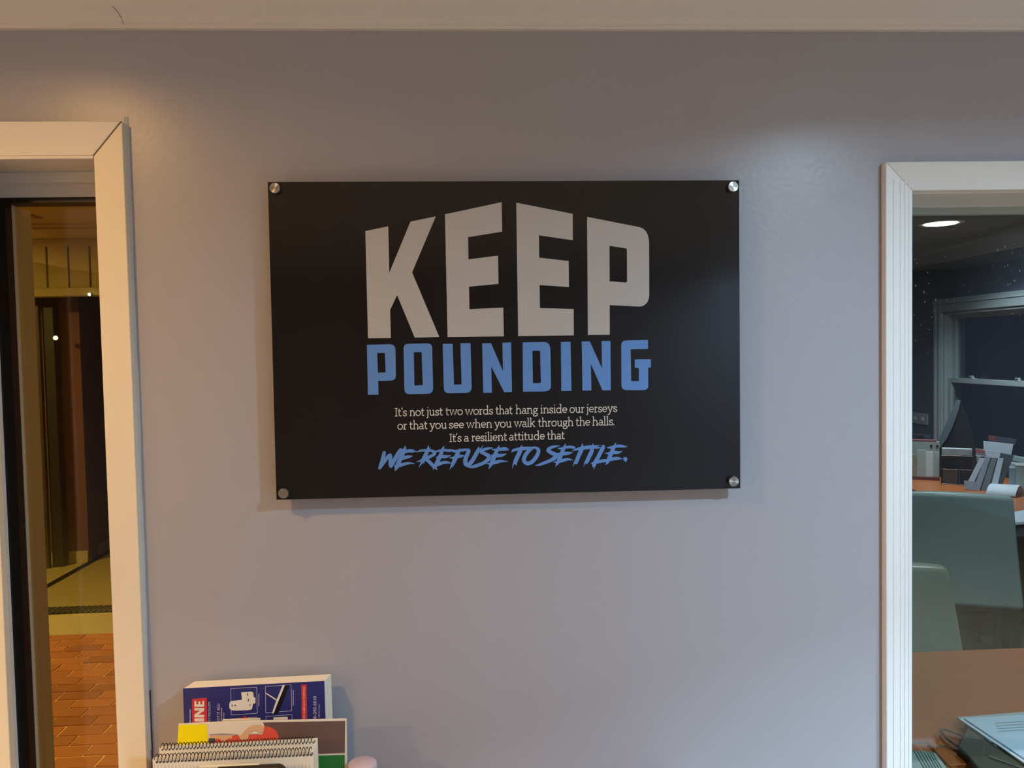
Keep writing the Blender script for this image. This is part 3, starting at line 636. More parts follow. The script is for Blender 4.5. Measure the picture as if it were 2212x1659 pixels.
poly_print([cr([(536,634),(592,634),(586,690),(536,690)], *k3)], MG3, 'grey_patch', mat('print_slate', S(74, 78, 92), 0.4, mottle=0.03), mg)
ribbon_print([[(*cr([(540, 603)], *k3)[0], 1.6), (*cr([(660, 596)], *k3)[0], 2.2), (*cr([(800, 603)], *k3)[0], 1.0)]], MG4, 'lilac_line', mat('print_lilac', S(150, 138, 172), 0.4), mg)
poly_print([cr([(905,592),(945,570),(985,585),(960,596)], *k3)], MG4, 'white_gap', M_pw, mg)
# --- two spiral notebooks
M_wire = mat('coil_wire', S(58, 46, 38), 0.35, metal=0.7, mottle=0.05)
M_page = mat('notebook_page', S(232, 226, 212), 0.6, mottle=0.03)
def notebook(label, y, tl, tr, n, cl, crr, rc, xend, ruled):
    a = PY(*tl, y); c_ = PY(*tr, y); zl = CT+0.004
    t = empty('spiral_notebook', ((a.x+c_.x)/2, y, zl), label, 'notebook')
    b = MB(); b.prism([(a.x, y, a.z), (c_.x, y, c_.z), (c_.x, y, zl), (a.x, y, zl)], (0, 0.007, 0)); b.build('pages', M_page, t, bevel=0.0005)
    A0 = PY(*cl, y-0.002); A1 = PY(*crr, y-0.002); pts = []
    for i in range(n*12+1):
        ph = 2*math.pi*i/12; f_ = i/(n*12); p = A0.lerp(A1, f_)
        pts.append((p.x+0.0002*math.sin(ph), y+0.0035-rc*0.85*math.cos(ph), p.z+rc*math.sin(ph)))
    MB().tube(pts, 0.00075, 5).build('coil', M_wire, t, smooth=True)
    hs = []
    for i in range(n):
        p = A0.lerp(A1, (i+0.5)/n); hs.append((p.x, p.z-rc*0.8))
    b = MB()
    for hx, hz in hs: b.box((hx-0.0011, y-0.0006, hz-0.0014), (hx+0.0011, y-0.0001, hz+0.0014))
    tag(b.build('punched_holes', mat('hole_shadow', S(70, 60, 54), 0.8), t), kind='stuff')
    if ruled:
        st = []
        x = tl[0]+4
        while x < xend:
            st.append([(x, tl[1]+12, 0.9), (x-0.5, 1700, 0.9)]); x += 7.8
        ribbon_print(st, lambda px, py: PY(px, py, y-0.0008), 'ruled_lines', mat('ruling', S(178, 184, 186), 0.6), t)
    return t
notebook('spiral notebook with plain pale pages, standing behind the ruled one', -0.168, (343.5, 1615.5), (685, 1597.5), 44, (346, 1616), (680, 1600), 0.0052, 680, False)
notebook('foremost spiral notebook with finely ruled pages and long coil loops', -0.205, (329, 1640), (677, 1622), 44, (333, 1641.5), (674.5, 1625.5), 0.0068, 676, True)
YF = -0.240
fo = empty('dark_folder', (-0.5, YF, CT+0.004), 'dark brown folder behind the clear front tier of the rack', 'folder')
a = PY(470, 1660, YF); c_ = PY(607, 1655, YF)
b = MB(); b.prism([(a.x, YF, a.z), (c_.x, YF, c_.z), (c_.x, YF, CT+.004), (a.x, YF, CT+.004)], (0, 0.004, 0)); b.build('cover', mat('folder_brown', S(96, 74, 72), 0.4, mottle=0.1), fo)
b = MB(); b.prism([PY(470, 1658.5, YF-.001), PY(602, 1653, YF-.001), PY(610, 1656, YF-.001), PY(616, 1662, YF-.001), PY(606, 1662, YF-.001), PY(600, 1657, YF-.001), PY(470, 1662, YF-.001)], (0, 0.006, 0)); b.build('black_binding', M_black, fo)
# --- round tub on the console
p = PY(782.5, 1647.5, -0.13)
tb = empty('round_tub', (p.x, -0.13, 0.80), 'round pale pink-lilac tub with flat lid just right of the papers', 'container')
M_tub = mat('pale_pink_plastic', S(206, 184, 192), 0.5, mottle=0.03)
rt = 0.0272; zt = p.z
MB().lathe((p.x, -0.13, 0.80), [(rt*.86, 0), (rt*.92, .003), (rt*.94, zt-.80-.016), (rt*.94, zt-.80-.014)], n=40).build('body', M_tub, tb, smooth=True)
MB().lathe((p.x, -0.13, zt-0.014), [(rt, 0), (rt, .0095), (rt*.97, .0125), (rt*.90, .014), (rt*.0001, .0142)], n=48).build('lid', M_tub, tb, smooth=True)

# ------------------------------------------------------------------ office behind window_2
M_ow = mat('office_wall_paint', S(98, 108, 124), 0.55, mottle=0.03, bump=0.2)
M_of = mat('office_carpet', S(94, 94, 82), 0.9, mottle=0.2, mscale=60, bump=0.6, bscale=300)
OXR = 3.60
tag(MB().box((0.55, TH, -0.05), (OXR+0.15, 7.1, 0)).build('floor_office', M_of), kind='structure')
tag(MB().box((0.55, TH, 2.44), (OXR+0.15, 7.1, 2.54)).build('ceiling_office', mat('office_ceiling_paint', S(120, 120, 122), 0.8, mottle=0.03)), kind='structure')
M_owd = mat('office_unseen_dark_wall', S(46, 42, 42), 0.6, mottle=0.1)  # unseen walls coloured dark so that the window panes reflect black
tag(MB().box((0.55, 7.0, 0), (OXR+0.15, 7.15, 2.44)).build('wall_office_far_unseen', M_owd), kind='structure')
tag(MB().box((0.40, TH, -0.05), (0.55, 7.15, 2.5)).build('wall_office_left_unseen', M_owd), kind='structure')
# right office wall with window hole
tl = PX(2022, 648, OXR); WY1 = tl.y; WZT = tl.z          # far top corner of casing
yi = PX(2063, 760, OXR).y; zi = PX(2090, 682, OXR).z      # inner opening edges
yn = WY1-1.28; WZB = 0.86
w = MB()
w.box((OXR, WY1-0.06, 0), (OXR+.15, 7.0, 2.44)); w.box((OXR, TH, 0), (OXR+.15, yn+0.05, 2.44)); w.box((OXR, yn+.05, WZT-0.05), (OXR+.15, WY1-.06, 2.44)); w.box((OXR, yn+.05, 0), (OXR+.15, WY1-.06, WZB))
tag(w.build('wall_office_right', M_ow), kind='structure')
cw = MB(); cw.prism([(OXR, 0, 2.30), (OXR-.012, 0, 2.30), (OXR-.02, 0, 2.32), (OXR-.05, 0, 2.38), (OXR-.075, 0, 2.40), (OXR-.08, 0, 2.439), (OXR, 0, 2.439)], (0, 6.85, 0))
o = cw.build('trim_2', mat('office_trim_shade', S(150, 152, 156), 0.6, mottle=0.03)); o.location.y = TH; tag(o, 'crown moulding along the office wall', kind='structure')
w3 = empty('window_3', (OXR, (yn+WY1)/2, 0), 'white double-hung office window with night-dark glass', kind='structure')
M_ot = mat('office_window_paint', S(176, 188, 190), 0.5, mottle=0.03)
cwid = 0.10
def ybox(y0, y1, z0, z1, x0, x1, n, m_=M_ot, bev=0.002): return MB().box((x0, y0, z0), (x1, y1, z1)).build(n, m_, w3, bevel=bev)
ybox(WY1-cwid, WY1, WZB-0.02, WZT-cwid, OXR-.02, OXR+.0, 'side_casing'); ybox(yn, yn+cwid, WZB-.02, WZT-cwid, OXR-.02, OXR, 'side_casing')
ybox(yn, WY1, WZT-cwid, WZT, OXR-.022, OXR, 'head_casing')
for dd in (0.012, 0.062, 0.078):
    ybox(WY1-cwid+dd, WY1-cwid+dd+.010, WZB, WZT-0.02, OXR-.028, OXR-.018, 'reed', bev=0.001)
ybox(yn+.02, WY1-.02, WZT-.040, WZT-.030, OXR-.030, OXR-.018, 'reed', bev=0.001)
ybox(WY1-cwid-.02, WY1-cwid+.002, WZB, WZT-cwid, OXR-.004, OXR+.13, 'side_jamb'); ybox(yn+cwid-.002, yn+cwid+.02, WZB, WZT-cwid, OXR-.004, OXR+.13, 'side_jamb')
ybox(yn+cwid, WY1-cwid, WZT-cwid-.02, WZT-cwid+.002, OXR-.004, OXR+.13, 'head_jamb')
ybox(yn-.02, WY1+.02, WZB-.04, WZB, OXR-.05, OXR+.13, 'sill')
zm = PX(2140, 826, OXR+0.03).z
y0s, y1s = yn+cwid+.018, WY1-cwid-.018
# lower sash (inner) and upper sash (outer)
for (x0, za_, zb2) in ((OXR+.02, WZB, zm+.018), (OXR+.06, zm-.018, WZT-cwid-.018)):
    ybox(y1s-.045, y1s, za_, zb2, x0, x0+.035, 'sash_stile'); ybox(y0s, y0s+.045, za_, zb2, x0, x0+.035, 'sash_stile')
    ybox(y0s+.045, y1s-.045, za_, za_+.035, x0, x0+.035, 'sash_rail'); ybox(y0s+.045, y1s-.045, zb2-.035, zb2, x0, x0+.035, 'sash_rail')
    MB().box((x0+.015, y0s+.04, za_+.03), (x0+.019, y1s-.04, zb2-.03)).build('pane', glass('night_pane_glass', (.9, .95, .93)), w3)
for px in (2100, 2200):
    yy = PX(px, 820, OXR+.03).y
    b = MB().box((OXR+.018, yy-.030, zm+.018), (OXR+.05, yy+.030, zm+.024)); b.cyl((OXR+.034, yy, zm+.022), (OXR+.034, yy, zm+.038), .013, .009); b.box((OXR+.010, yy-.006, zm+.034), (OXR+.04, yy+.006, zm+.042))
    b.build('sash_lock', M_ot, w3, bevel=0.001)
# dark shrub-less night yard beyond: a plain wall far off
# switch plate
p0 = PX(1968, 890, OXR); p1 = PX(2005, 919, OXR)
sw = empty('switch_plate', (OXR, (p0.y+p1.y)/2, p1.z), 'pale double switch plate on the office wall beside the window', 'switch')
MB().box((OXR-.006, p1.y, p1.z), (OXR, p0.y, p0.z)).build('plate', M_ot, sw, bevel=0.002)
for k in (0.28, 0.72):
    yy = p0.y+(p1.y-p0.y)*k
    MB().box((OXR-.010, yy-.016, p1.z+.03), (OXR-.005, yy+.016, p0.z-.03)).build('rocker', M_white, sw, bevel=0.001)
# desk along the right wall
M_dk = mat('orange_wood_top', S(186, 104, 52), 0.35, mottle=0.12, mscale=5, stretch=(6, 1, 6))
M_dd = mat('dark_desk_body', S(40, 34, 30), 0.5, mottle=0.1)
DX0, DX1, DY0, DY1 = 2.72, 3.57, 2.38, 4.60
dk = empty('office_desk', ((DX0+DX1)/2, (DY0+DY1)/2, 0), 'orange-brown topped desk under the office window, strewn with papers', 'desk')
MB().box((DX0, DY0, 0.725), (DX1, DY1, 0.75)).build('top', M_dk, dk, bevel=0.003)
MB().box((DX0+.38, DY0+.03, 0.05), (DX1-.02, DY0+.5, 0.725)).build('pedestal', M_dd, dk, bevel=0.003)
for k in range(3):
    d_ = MB().box((DX0+.43, DY0+.05, 0.08+.215*k), (DX0+.45, DY0+.48, 0.275+.215*k)).build('drawer', mat('drawer_front', S(92, 98, 94), 0.5, mottle=.05), dk, bevel=0.002)
    MB().box((DX0+.42, DY0+.2, 0.20+.215*k), (DX0+.43, DY0+.33, 0.215+.215*k)).build('handle', M_steel, d_)
MB().box((DX0+.05, DY0+.03, 0.655), (DX1-.3, DY0+.045, 0.700)).build('keyboard_tray', mat('tray_grey', S(140, 148, 150), .5), dk)
for xx, yy in ((DX0+.04, DY1-.08), (DX1-.08, DY1-.08), (DX0+.04, DY0+.04)):
    MB().box((xx, yy, 0), (xx+.04, yy+.04, .725)).build('leg', M_dd, dk)
MB().box((DX0+.03, DY0+.52, .60), (DX0+.05, DY1-.04, .725)).build('apron', M_dd, dk)
# white slim device on the desk corner
p = PZ(2152, 1137, .75); 
kb = empty('white_keyboard', (p.x+.2, p.y+.06, .75), 'white slab-like keyboard at the near corner of the office desk', 'keyboard')
a0 = Vector((PZ(2158, 1136, .752).x, PZ(2158, 1136, .752).y, .752))
q1 = PZ(2150, 1113, .765); q2 = PZ(2240, 1098, .765); q3 = PZ(2240, 1131, .752); q0 = PZ(2158, 1137, .752)
b = MB(); b.hexa([Vector((v.x, v.y, .751)) for v in (q0, q3, q2, q1)], [Vector((v.x, v.y, .768)) for v in (q0, q3, q2, q1)]); b.build('case', mat('white_plastic', S(222, 232, 246), .4, mottle=.02), kb, bevel=.003)
# desk items
def desk_box(name, label, catg, pxa, pya, pxb, h, dep, m_, lean=0.0, group=None, zbase=.751):
    """upright thing: lower left corner at pixel a, lower right at pixel xb, height h, depth dep"""
    a = PZ(pxa, pya, zbase); d = ray(pxb, pya); 
    # face turned towards the window, perpendicular to the line of sight
    vd = Vector((a.x-CAM.x, a.y-CAM.y, 0)).normalized(); rt_ = Vector((vd.y, -vd.x, 0))
    wdt = (pxb-pxa)/F*(a-CAM).dot(fw)
    t = empty(name, a+rt_*wdt/2, label, catg, group)
    return t, a, rt_, vd, wdt
M_dpaper = mat('desk_paper', S(196, 204, 208), .6, mottle=.06, mscale=30)
def box_on(t, a, r_, f_, x0, x1, y0, y1, z0, z1, name, m_, par=None, lean=0, bev=0.001):
    pts = []
    for z, k in ((z0, 0), (z1, 1)):
        for (xx, yy) in ((x0, y0), (x1, y0), (x1, y1), (x0, y1)):
            pts.append(a+r_*(xx+lean*(z-z0)*0)+f_*(yy+lean*(z-z0))+Vector((0, 0, z)))
    b = MB().hexa(pts[:4], pts[4:]); return b.build(name, m_, par or t, bevel=bev)
# left magazine file
t, a, r_, f_, wd = desk_box('magazine_file', 'pale file of upright leaflets at the left end of the office desk', 'file box', 1962, 1035, 2022, .26, .1, None)
M_f1 = mat('leaflet_grey', S(168, 176, 170), .5, mottle=.15, mscale=25); M_f2 = mat('leaflet_white', S(206, 212, 212), .5, mottle=.1, mscale=35); M_f3 = mat('leaflet_tan', S(150, 138, 112), .5, mottle=.3, mscale=30)
box_on(t, a, r_, f_, 0, wd, 0, .12, 0, .02, 'base', mat('maroon_card', S(110, 50, 48), .6))
for k, (x0, x1, m_, h) in enumerate(((.0, .30, M_f3, .17), (.28, .58, M_f1, .20), (.56, .80, M_f2, .19), (.78, 1.0, M_f1, .185))):
    box_on(t, a, r_, f_, wd*x0, wd*x1-.002, .012*k, .012*k+.012, .02, h, 'leaflet', m_, lean=.1)
bb = box_on(t, a, r_, f_, -.0, wd, .07, .11, .02, .255, 'binder', M_f1)
for fx in (.74, .93):
    c_ = a+r_*wd*fx+f_*.069+Vector((0, 0, .225)); MB().lathe(c_, [(.009, 0), (.009, .002), (.006, .003)], -f_, 16).build('finger_ring', M_dd, t, smooth=True)
box_on(t, a, r_, f_, 0, wd*.9, .069, .112, .256, .266, 'pink_flap', mat('pink_card', S(150, 84, 92), .6))
# dark monitor behind
t, a, r_, f_, wd = desk_box('dark_monitor', 'small dark box-like device behind the leaflet file', 'device', 1950, 1030, 2004, .3, .1, None)
box_on(t, a, r_, f_, 0, wd, .125, .15, 0, .285, 'body', mat('dark_screen_plastic', S(38, 32, 40), .35, mottle=.05))
box_on(t, a, r_, f_, wd*.78, wd, .112, .125, .03, .28, 'side_panel', mat('slate_plastic', S(62, 68, 84), .5))
# black bag with curved grey edge
t, a, r_, f_, wd = desk_box('black_bag', 'black bag with a curved grey edge leaning up before the office window', 'bag', 2012, 1036, 2085, .4, .1, None)
s_ = (a-CAM).dot(fw)/F
def bp(px, py, dy): return a+f_*.13+r_*((px-2012)*s_)+Vector((0, 0, max(0, (1036-py)*s_)))+f_*dy
ce = [(2066, 868), (2062, 886), (2056, 906), (2049, 928), (2040, 950), (2028, 970), (2014, 984)]
body = [(2067, 866), (2082, 905), (2094, 950), (2098, 985), (2100, 1036), (2020, 1036), (2014, 984)]+[(x+4, y) for x, y in reversed(ce[1:-1])]
MB().prism([bp(x, y, .02) for x, y in body], f_*.10).build('body', mat('black_fabric', S(12, 11, 14), .8, mottle=.2, bump=.3), t)
b = MB()
for i in range(len(ce)-1):
    (x0, y0), (x1, y1) = ce[i], ce[i+1]; w0 = 5+7*math.sin(math.pi*(i+.3)/7); w1 = 5+7*math.sin(math.pi*(i+1.3)/7)
    b.hexa([bp(x0-w0, y0, .01), bp(x0+2, y0, .01), bp(x0+2, y0, .05), bp(x0-w0, y0, .05)], [bp(x1-w1, y1, .01), bp(x1+2, y1, .01), bp(x1+2, y1, .05), bp(x1-w1, y1, .05)])
b.build('grey_edge', mat('grey_webbing', S(96, 108, 116), .7, mottle=.1), t)
# wire rack with small papers
t, a, r_, f_, wd = desk_box('wire_tray', 'black wire desk tray with a few papers between the leaflets', 'tray', 2033, 1046, 2092, .2, .1, None)
box_on(t, a, r_, f_, 0, wd, .07, .075, 0, .20, 'back_panel', mat('dark_mesh', S(44, 42, 40), .5, mottle=.2, mscale=50))
for z in (.003, .10, .19):
    MB().tube([a+Vector((0, 0, z)), a+r_*wd+Vector((0, 0, z)), a+r_*wd+f_*.075+Vector((0, 0, z)), a+f_*.075+Vector((0, 0, z)), a+Vector((0, 0, z))], .0022, 6).build('wire', M_wire, t)
for fx in (0.02, .55, .78, .98):
    MB().tube([a+r_*wd*fx+Vector((0, 0, .003)), a+r_*wd*fx+Vector((0, 0, .19))], .003, 6).build('wire', M_wire, t)
box_on(t, a, r_, f_, .01, wd*.6, .02, .06, .004, .10, 'paper_stack', mat('brown_paper_mix', S(92, 88, 78), .6, mottle=.4, mscale=40))
box_on(t, a, r_, f_, wd*.02, wd*.98, .01, .068, .193, .235, 'white_cards', mat('white_cards', S(190, 204, 210), .5, mottle=.2, mscale=25))
# brochure rack of leaning leaflets
M_b = [mat('brochure_a', S(196, 206, 220), .4, mottle=.12, mscale=40), mat('brochure_b', S(150, 162, 176), .4, mottle=.25, mscale=45), mat('brochure_c', S(112, 122, 126), .5, mottle=.25, mscale=35)]
t, a, r_, f_, wd = desk_box('brochure_stand', 'leaning stand of white and blue brochures in the middle of the office desk', 'stand', 2082, 1060, 2168, .3, .1, None)
s_ = (a-CAM).dot(fw)/F
def quadpage(pts, dy, name, m_, th=.006):
    return MB().prism([a+r_*((x-2082)*s_)+Vector((0, 0, max(0, (1060-y)*s_)))+f_*(dy+max(0, (1060-y))*s_*.25) for x, y in pts], f_*th).build(name, m_, t)
quadpage([(2098, 1058), (2150, 1060), (2176, 985), (2120, 976), (2106, 1010)], .09, 'back_board', mat('board_dark', S(60, 66, 66), .6))
quadpage([(2119, 957), (2175, 962), (2168, 1000), (2120, 985)], .10, 'rear_brochure', M_b[0])
quadpage([(2129, 945), (2182, 952), (2178, 964), (2128, 958)], .115, 'top_brochure', mat('navy_card', S(46, 46, 72), .4, mottle=.3, mscale=50))
quadpage([(2129, 945), (2143, 947), (2143, 957), (2128, 956)], .112, 'maroon_patch', mat('maroon_card', S(110, 50, 48)), .003)
quadpage([(2108, 976), (2152, 976), (2148, 992), (2104, 988)], .07, 'brochure', M_b[0])
for k, (x0, y0, x1, y1) in enumerate(((2112, 992, 2084, 1056), (2122, 990, 2100, 1058), (2134, 990, 2114, 1062), (2146, 990, 2130, 1060))):
    quadpage([(x0, y0), (x0+10, y0), (x1+12, y1), (x1, y1)], .05-.004*k, 'brochure', M_b[k % 3])
quadpage([(2082, 1040), (2112, 1042), (2112, 1062), (2084, 1058)], .025, 'brochure', M_b[1])
quadpage([(2106, 973), (2122, 977), (2122, 982), (2104, 980)], .065, 'red_stripes', mat('red_card', S(170, 60, 66), .5), .002)
# curled sheet
t, a, r_, f_, wd = desk_box('curled_paper', 'white curled leaflet lying in front of the brochure stand', 'paper', 2132, 1070, 2186, .1, .1, None)
b = MB(); n = 12
prf = [(-.02+.17*i/n, .012+.052*math.sin(math.pi*min(1, i/n*1.15))**.8 if i/n*1.15 < 1 else .010) for i in range(n+1)]
vs = []
for i, (yy, zz) in enumerate(prf):
    for xx in (0, wd): vs.append(a+r_*(xx+yy*.35)+f_*yy*1.1+Vector((0, 0, zz)))
for i, (yy, zz) in enumerate(prf):
    for xx in (0, wd): vs.append(a+r_*(xx+yy*.35)+f_*yy*1.1+Vector((0, 0, zz-.006)))
m_ = 2*(n+1); fs = []
for i in range(n): fs += [(2*i, 2*i+1, 2*i+3, 2*i+2), (m_+2*i, m_+2*i+2, m_+2*i+3, m_+2*i+1), (2*i, 2*i+2, m_+2*i+2, m_+2*i), (2*i+1, m_+2*i+1, m_+2*i+3, 2*i+3)]
fs += [(0, m_, m_+1, 1), (2*n, 2*n+1, m_+2*n+1, m_+2*n)]
b.add(vs, fs); b.build('sheet', mat('curled_sheet', S(206, 216, 228), .5, mottle=.1, mscale=25), t, smooth=True)
# white carton
t, a, r_, f_, wd = desk_box('white_carton', 'pale open-topped carton at the right end of the desk papers', 'box', 2194, 1067, 2270, .18, .2, None)
box_on(t, a, r_, f_, .0, wd, 0.03, .16, 0, .165, 'body', mat('pale_carton', S(172, 184, 178), .6, mottle=.06, mscale=15))
box_on(t, a, r_, f_, -.004, wd, .026, .165, .160, .172, 'lid_rim', mat('carton_rim', S(150, 160, 156), .6))
box_on(t, a, r_, f_, -.035, .0, .06, .12, 0, .15, 'side_flap', M_b[1])

# chairs
M_ch = mat('pale_grey_vinyl', S(160, 178, 172), 0.38, mottle=0.04, mscale=6, bump=0.2, bscale=30)
M_leg = mat('dark_chair_leg', S(34, 30, 26), 0.4, mottle=0.1)
M_ch_shaded = mat('shaded_grey_vinyl', S(128, 134, 116), 0.38, mottle=0.04, mscale=6, bump=0.2, bscale=30)  # darker copy of the chair vinyl, shade put into the colour
def make_chair(loc, rz, label, wt=.50, zt=.87, lean=.07, M_ch=M_ch):
    t = empty('upholstered_chair', loc, label, 'chair', 'grey vinyl chairs in the office', rz=rz)
    # local frame: +y is the front; backrest at y=-.22
    def put(b, name, m_, bevel=0, smooth=False):
        o = b.build(name, m_, None, smooth=smooth, bevel=bevel, seg=4); o.parent = t; return o
    n = 8
    bb = []; rows = 10; cols = 8
    vs = []; fs = []
    z0, z1 = .33, zt
    for side in (0, 1):
        for i in range(rows+1):
            f = i/rows; z = z0+(z1-z0)*f; hw = (wt/2)*(1.26-.24*f)
            for j in range(cols+1):
                g_ = j/cols*2-1
                dome = -.018*(g_*g_)*f*0.6
                y = -.21-lean*f*f+(.055 if side == 0 else 0)-.02*(1-g_*g_)*(1 if side else -0.3)
                vs.append((hw*g_, y, z+ (dome if i == rows else 0)))
    R_ = (rows+1)*(cols+1); C_ = cols+1
    for i in range(rows):
        for j in range(cols):
            q = i*C_+j; fs.append((q, q+1, q+C_+1, q+C_)); fs.append((R_+q, R_+q+C_, R_+q+C_+1, R_+q+1))
    for i in range(rows):
        for j in (0, cols):
            q = i*C_+j; fs.append((q, q+C_, R_+q+C_, R_+q))
    for j in range(cols):
        fs.append((j, R_+j, R_+j+1, j+1)); q = rows*C_+j; fs.append((q, q+1, R_+q+1, R_+q))
    put(MB().add(vs, fs), 'backrest', M_ch, bevel=.02)
    put(MB().box((-.25, -.20, .34), (.25, .26, .47)), 'seat', M_ch, bevel=.025)
    put(MB().box((-.24, -.18, .30), (.24, .24, .345)), 'seat_frame', M_leg, bevel=.004)
    for sx in (-1, 1):
        for sy, yy in ((-1, -.19), (1, .22)):
            lg = MB(); x_ = sx*.215
            lg.hexa([(x_-.013, yy-.013+.03*sy, 0.03), (x_+.013, yy-.013+.03*sy, .03), (x_+.013, yy+.013+.03*sy, .03), (x_-.013, yy+.013+.03*sy, .03)], [(x_-.02, yy-.02, .33), (x_+.02, yy-.02, .33), (x_+.02, yy+.02, .33), (x_-.02, yy+.02, .33)])
            l_ = put(lg, 'leg', M_leg, bevel=.002)
            fe = MB().cyl((x_, yy+.03*sy, 0), (x_, yy+.03*sy, .034), .017, .019, 12).build('ferrule', M_steel, None, smooth=True); fe.parent = l_
    return t
c1 = PZ(2063, 1063, .92)
make_chair((c1.x+.085, c1.y+.235, 0), math.radians(-24), 'large pale grey chair seen from behind, pulled up to the office desk', wt=.53, zt=.92)
c2p = PZ(2046, 1207, .88)
make_chair((c2p.x-.34, c2p.y-.24, 0), math.radians(180-8), 'nearer grey chair tucked in at the far side of the orange table', wt=.54, zt=.88, lean=.05, M_ch=M_ch_shaded)

# near table behind the window
TX0, TX1, TY0, TY1 = .62, 2.35, .172, .835
tbl = empty('orange_table', (1.5, .46, 0), 'orange-brown table standing right behind the interior window', 'table')
MB().box((TX0, TY0, 0.67), (TX1, TY1+.005, 0.695)).build('top', mat('near_table_wood', S(156, 78, 12), .6, mottle=.08, mscale=4, stretch=(1, 6, 6)), tbl, bevel=.002)
for xx in (TX0+.03, TX1-.08):
    for yy in (TY0+.03, TY1-.08): MB().box((xx, yy, 0), (xx+.05, yy+.05, 0.67)).build('leg', M_dd, tbl)
MB().box((TX0+.05, TY1-.06, .585), (TX1-.05, TY1-.04, 0.67)).build('apron', M_dd, tbl)
# papers on the table
def flat(pxs, z, h, name, m_, par, bev=.0008):
    q = [PZ(x, y, z+h) for x, y in pxs]
    b = MB(); b.prism([Vector((v.x, v.y, z)) for v in q], (0, 0, h)); return b.build(name, m_, par, bevel=bev)
p = PZ(2160, 1590, 0.7)
pp = empty('paper_pile', (p.x+.05, p.y, 0.695), 'pile of printed white papers on the orange table, cut by the frame edge', 'papers')
ZP = 0.737
flat([(2083, 1556), (2230, 1546), (2330, 1620), (2230, 1665)], 0.696, .018, 'under_folder', mat('olive_folder', S(60, 56, 38), .6, mottle=.05), pp)
flat([(2067, 1549), (2240, 1535), (2340, 1600), (2250, 1675)], 0.715, .004, 'lower_sheets', mat('sheet_shade', S(160, 164, 160), .6), pp)
flat([(2071, 1552), (2240, 1542), (2340, 1610), (2236, 1663)], 0.72, .003, 'middle_sheets', M_dpaper, pp)
flat([(2082, 1551), (2240, 1543), (2340, 1610), (2240, 1656)], 0.724, .003, 'top_sheet', mat('top_sheet_paper', S(176, 190, 198), .5, mottle=.10, mscale=14), pp)
def TP(px, py): return PZ(px, py, 0.7278)
def up_print(strokes, name, m_, par):
    o = ribbon_print(strokes, TP, name, m_, par); return o
up_print([[(2150+i*2, 1562+6*i, 1.4), (2212, 1558+6*i, 1.4)] for i in range(4)], 'print_rows', mat('print_row_grey', S(130, 142, 150), .6), pp)
# olive case with strap loop and two glints put in as bright rods
p = PZ(2100, 1600, 0.705)
cs = empty('olive_case', (p.x, p.y, 0.695), 'dark olive soft case with a loop handle on the orange table', 'case')
M_ol = mat('olive_fabric', S(58, 54, 34), .7, mottle=.12, bump=.4, bscale=120)
q = [PZ(x, y, 0.717) for x, y in ((2088, 1570), (2100, 1566), (2135, 1590), (2200, 1640), (2240, 1675), (2140, 1690), (2090, 1630), (2068, 1610))]
b = MB(); b.prism([Vector((v.x, v.y, 0.696)) for v in q], (0, 0, .020)); b.build('body', M_ol, cs, bevel=.004)
lp = [(2070, 1613), (2056, 1604), (2044, 1594), (2037, 1586), (2033, 1580), (2034, 1576), (2042, 1576), (2056, 1581), (2072, 1587), (2088, 1594), (2098, 1600)]
MB().tube([PZ(x, y, 0.705) for x, y in lp], .0028, 8).build('loop_handle', M_ol, cs, smooth=True)
for x, y in ((2133, 1598), (2146, 1608)):
    v = PZ(x, y, 0.719); v2 = PZ(x+7, y+5, 0.719); MB().tube([v, v2], .0009, 6).build('case_glint', mat('glint_bright', S(235, 235, 235), .15, metal=.6), cs)
MB().tube([PZ(x, y, 0.72) for x, y in ((2138, 1634), (2160, 1642), (2190, 1652), (2215, 1662))], .0022, 6).build('zip', M_steel, cs)
# ribbed keyboard-like mat
p = PZ(2010, 1640, 0.705)
kp = empty('ribbed_pad', (p.x-.02, p.y-.02, 0.695), 'pale grey-green ribbed pad at the near left corner of the orange table', 'pad')
M_pad = mat('pad_green_grey', S(132, 146, 132), .5, mottle=.05)
def onpad(px, py, z=0.715): return PZ(px, py, z)
q = [onpad(x, y) for x, y in ((1968, 1619), (2000, 1619), (2022, 1623), (2052, 1663), (2070, 1700), (1968, 1700))]
q = [v for v in q]
b = MB(); b.prism([Vector((v.x, v.y, 0.696)) for v in q], (0, 0, .016)); b.build('base', M_pad, kp, bevel=.003)
for i in range(9):
    x0 = 1976+i*6.5
    pa = onpad(x0, 1622+max(0, i-4)*2.2, 0.713); pb = onpad(x0+30, 1675, 0.713)
    if x0+30 > 2052: pb = onpad(2054, 1668, 0.713)
    if i < 7: MB().tube([pa, pb], .0016, 6).build('rib', M_pad, kp, smooth=True)
cb = MB().tube([PZ(x, y, 0.699) for x, y in ((1975, 1606), (1990, 1603), (2004, 1606), (2014, 1614), (2026, 1630), (2044, 1648), (2062, 1664))], .0018, 6)
tag(cb.build('cable', mat('brown_cable', S(92, 72, 40), .5, mottle=.1), smooth=True), 'thin brown cable lying on the orange table beside the ribbed pad', 'cable')
cb = MB().tube([PZ(x, y, 0.699) for x, y in ((2024, 1612), (2040, 1610), (2060, 1618), (2082, 1624), (2104, 1632), (2130, 1650))], .0016, 6)
tag(cb.build('cable', mat('brown_cable', S(92, 72, 40), .5), smooth=True), 'thin brown cable running towards the olive case on the orange table', 'cable')

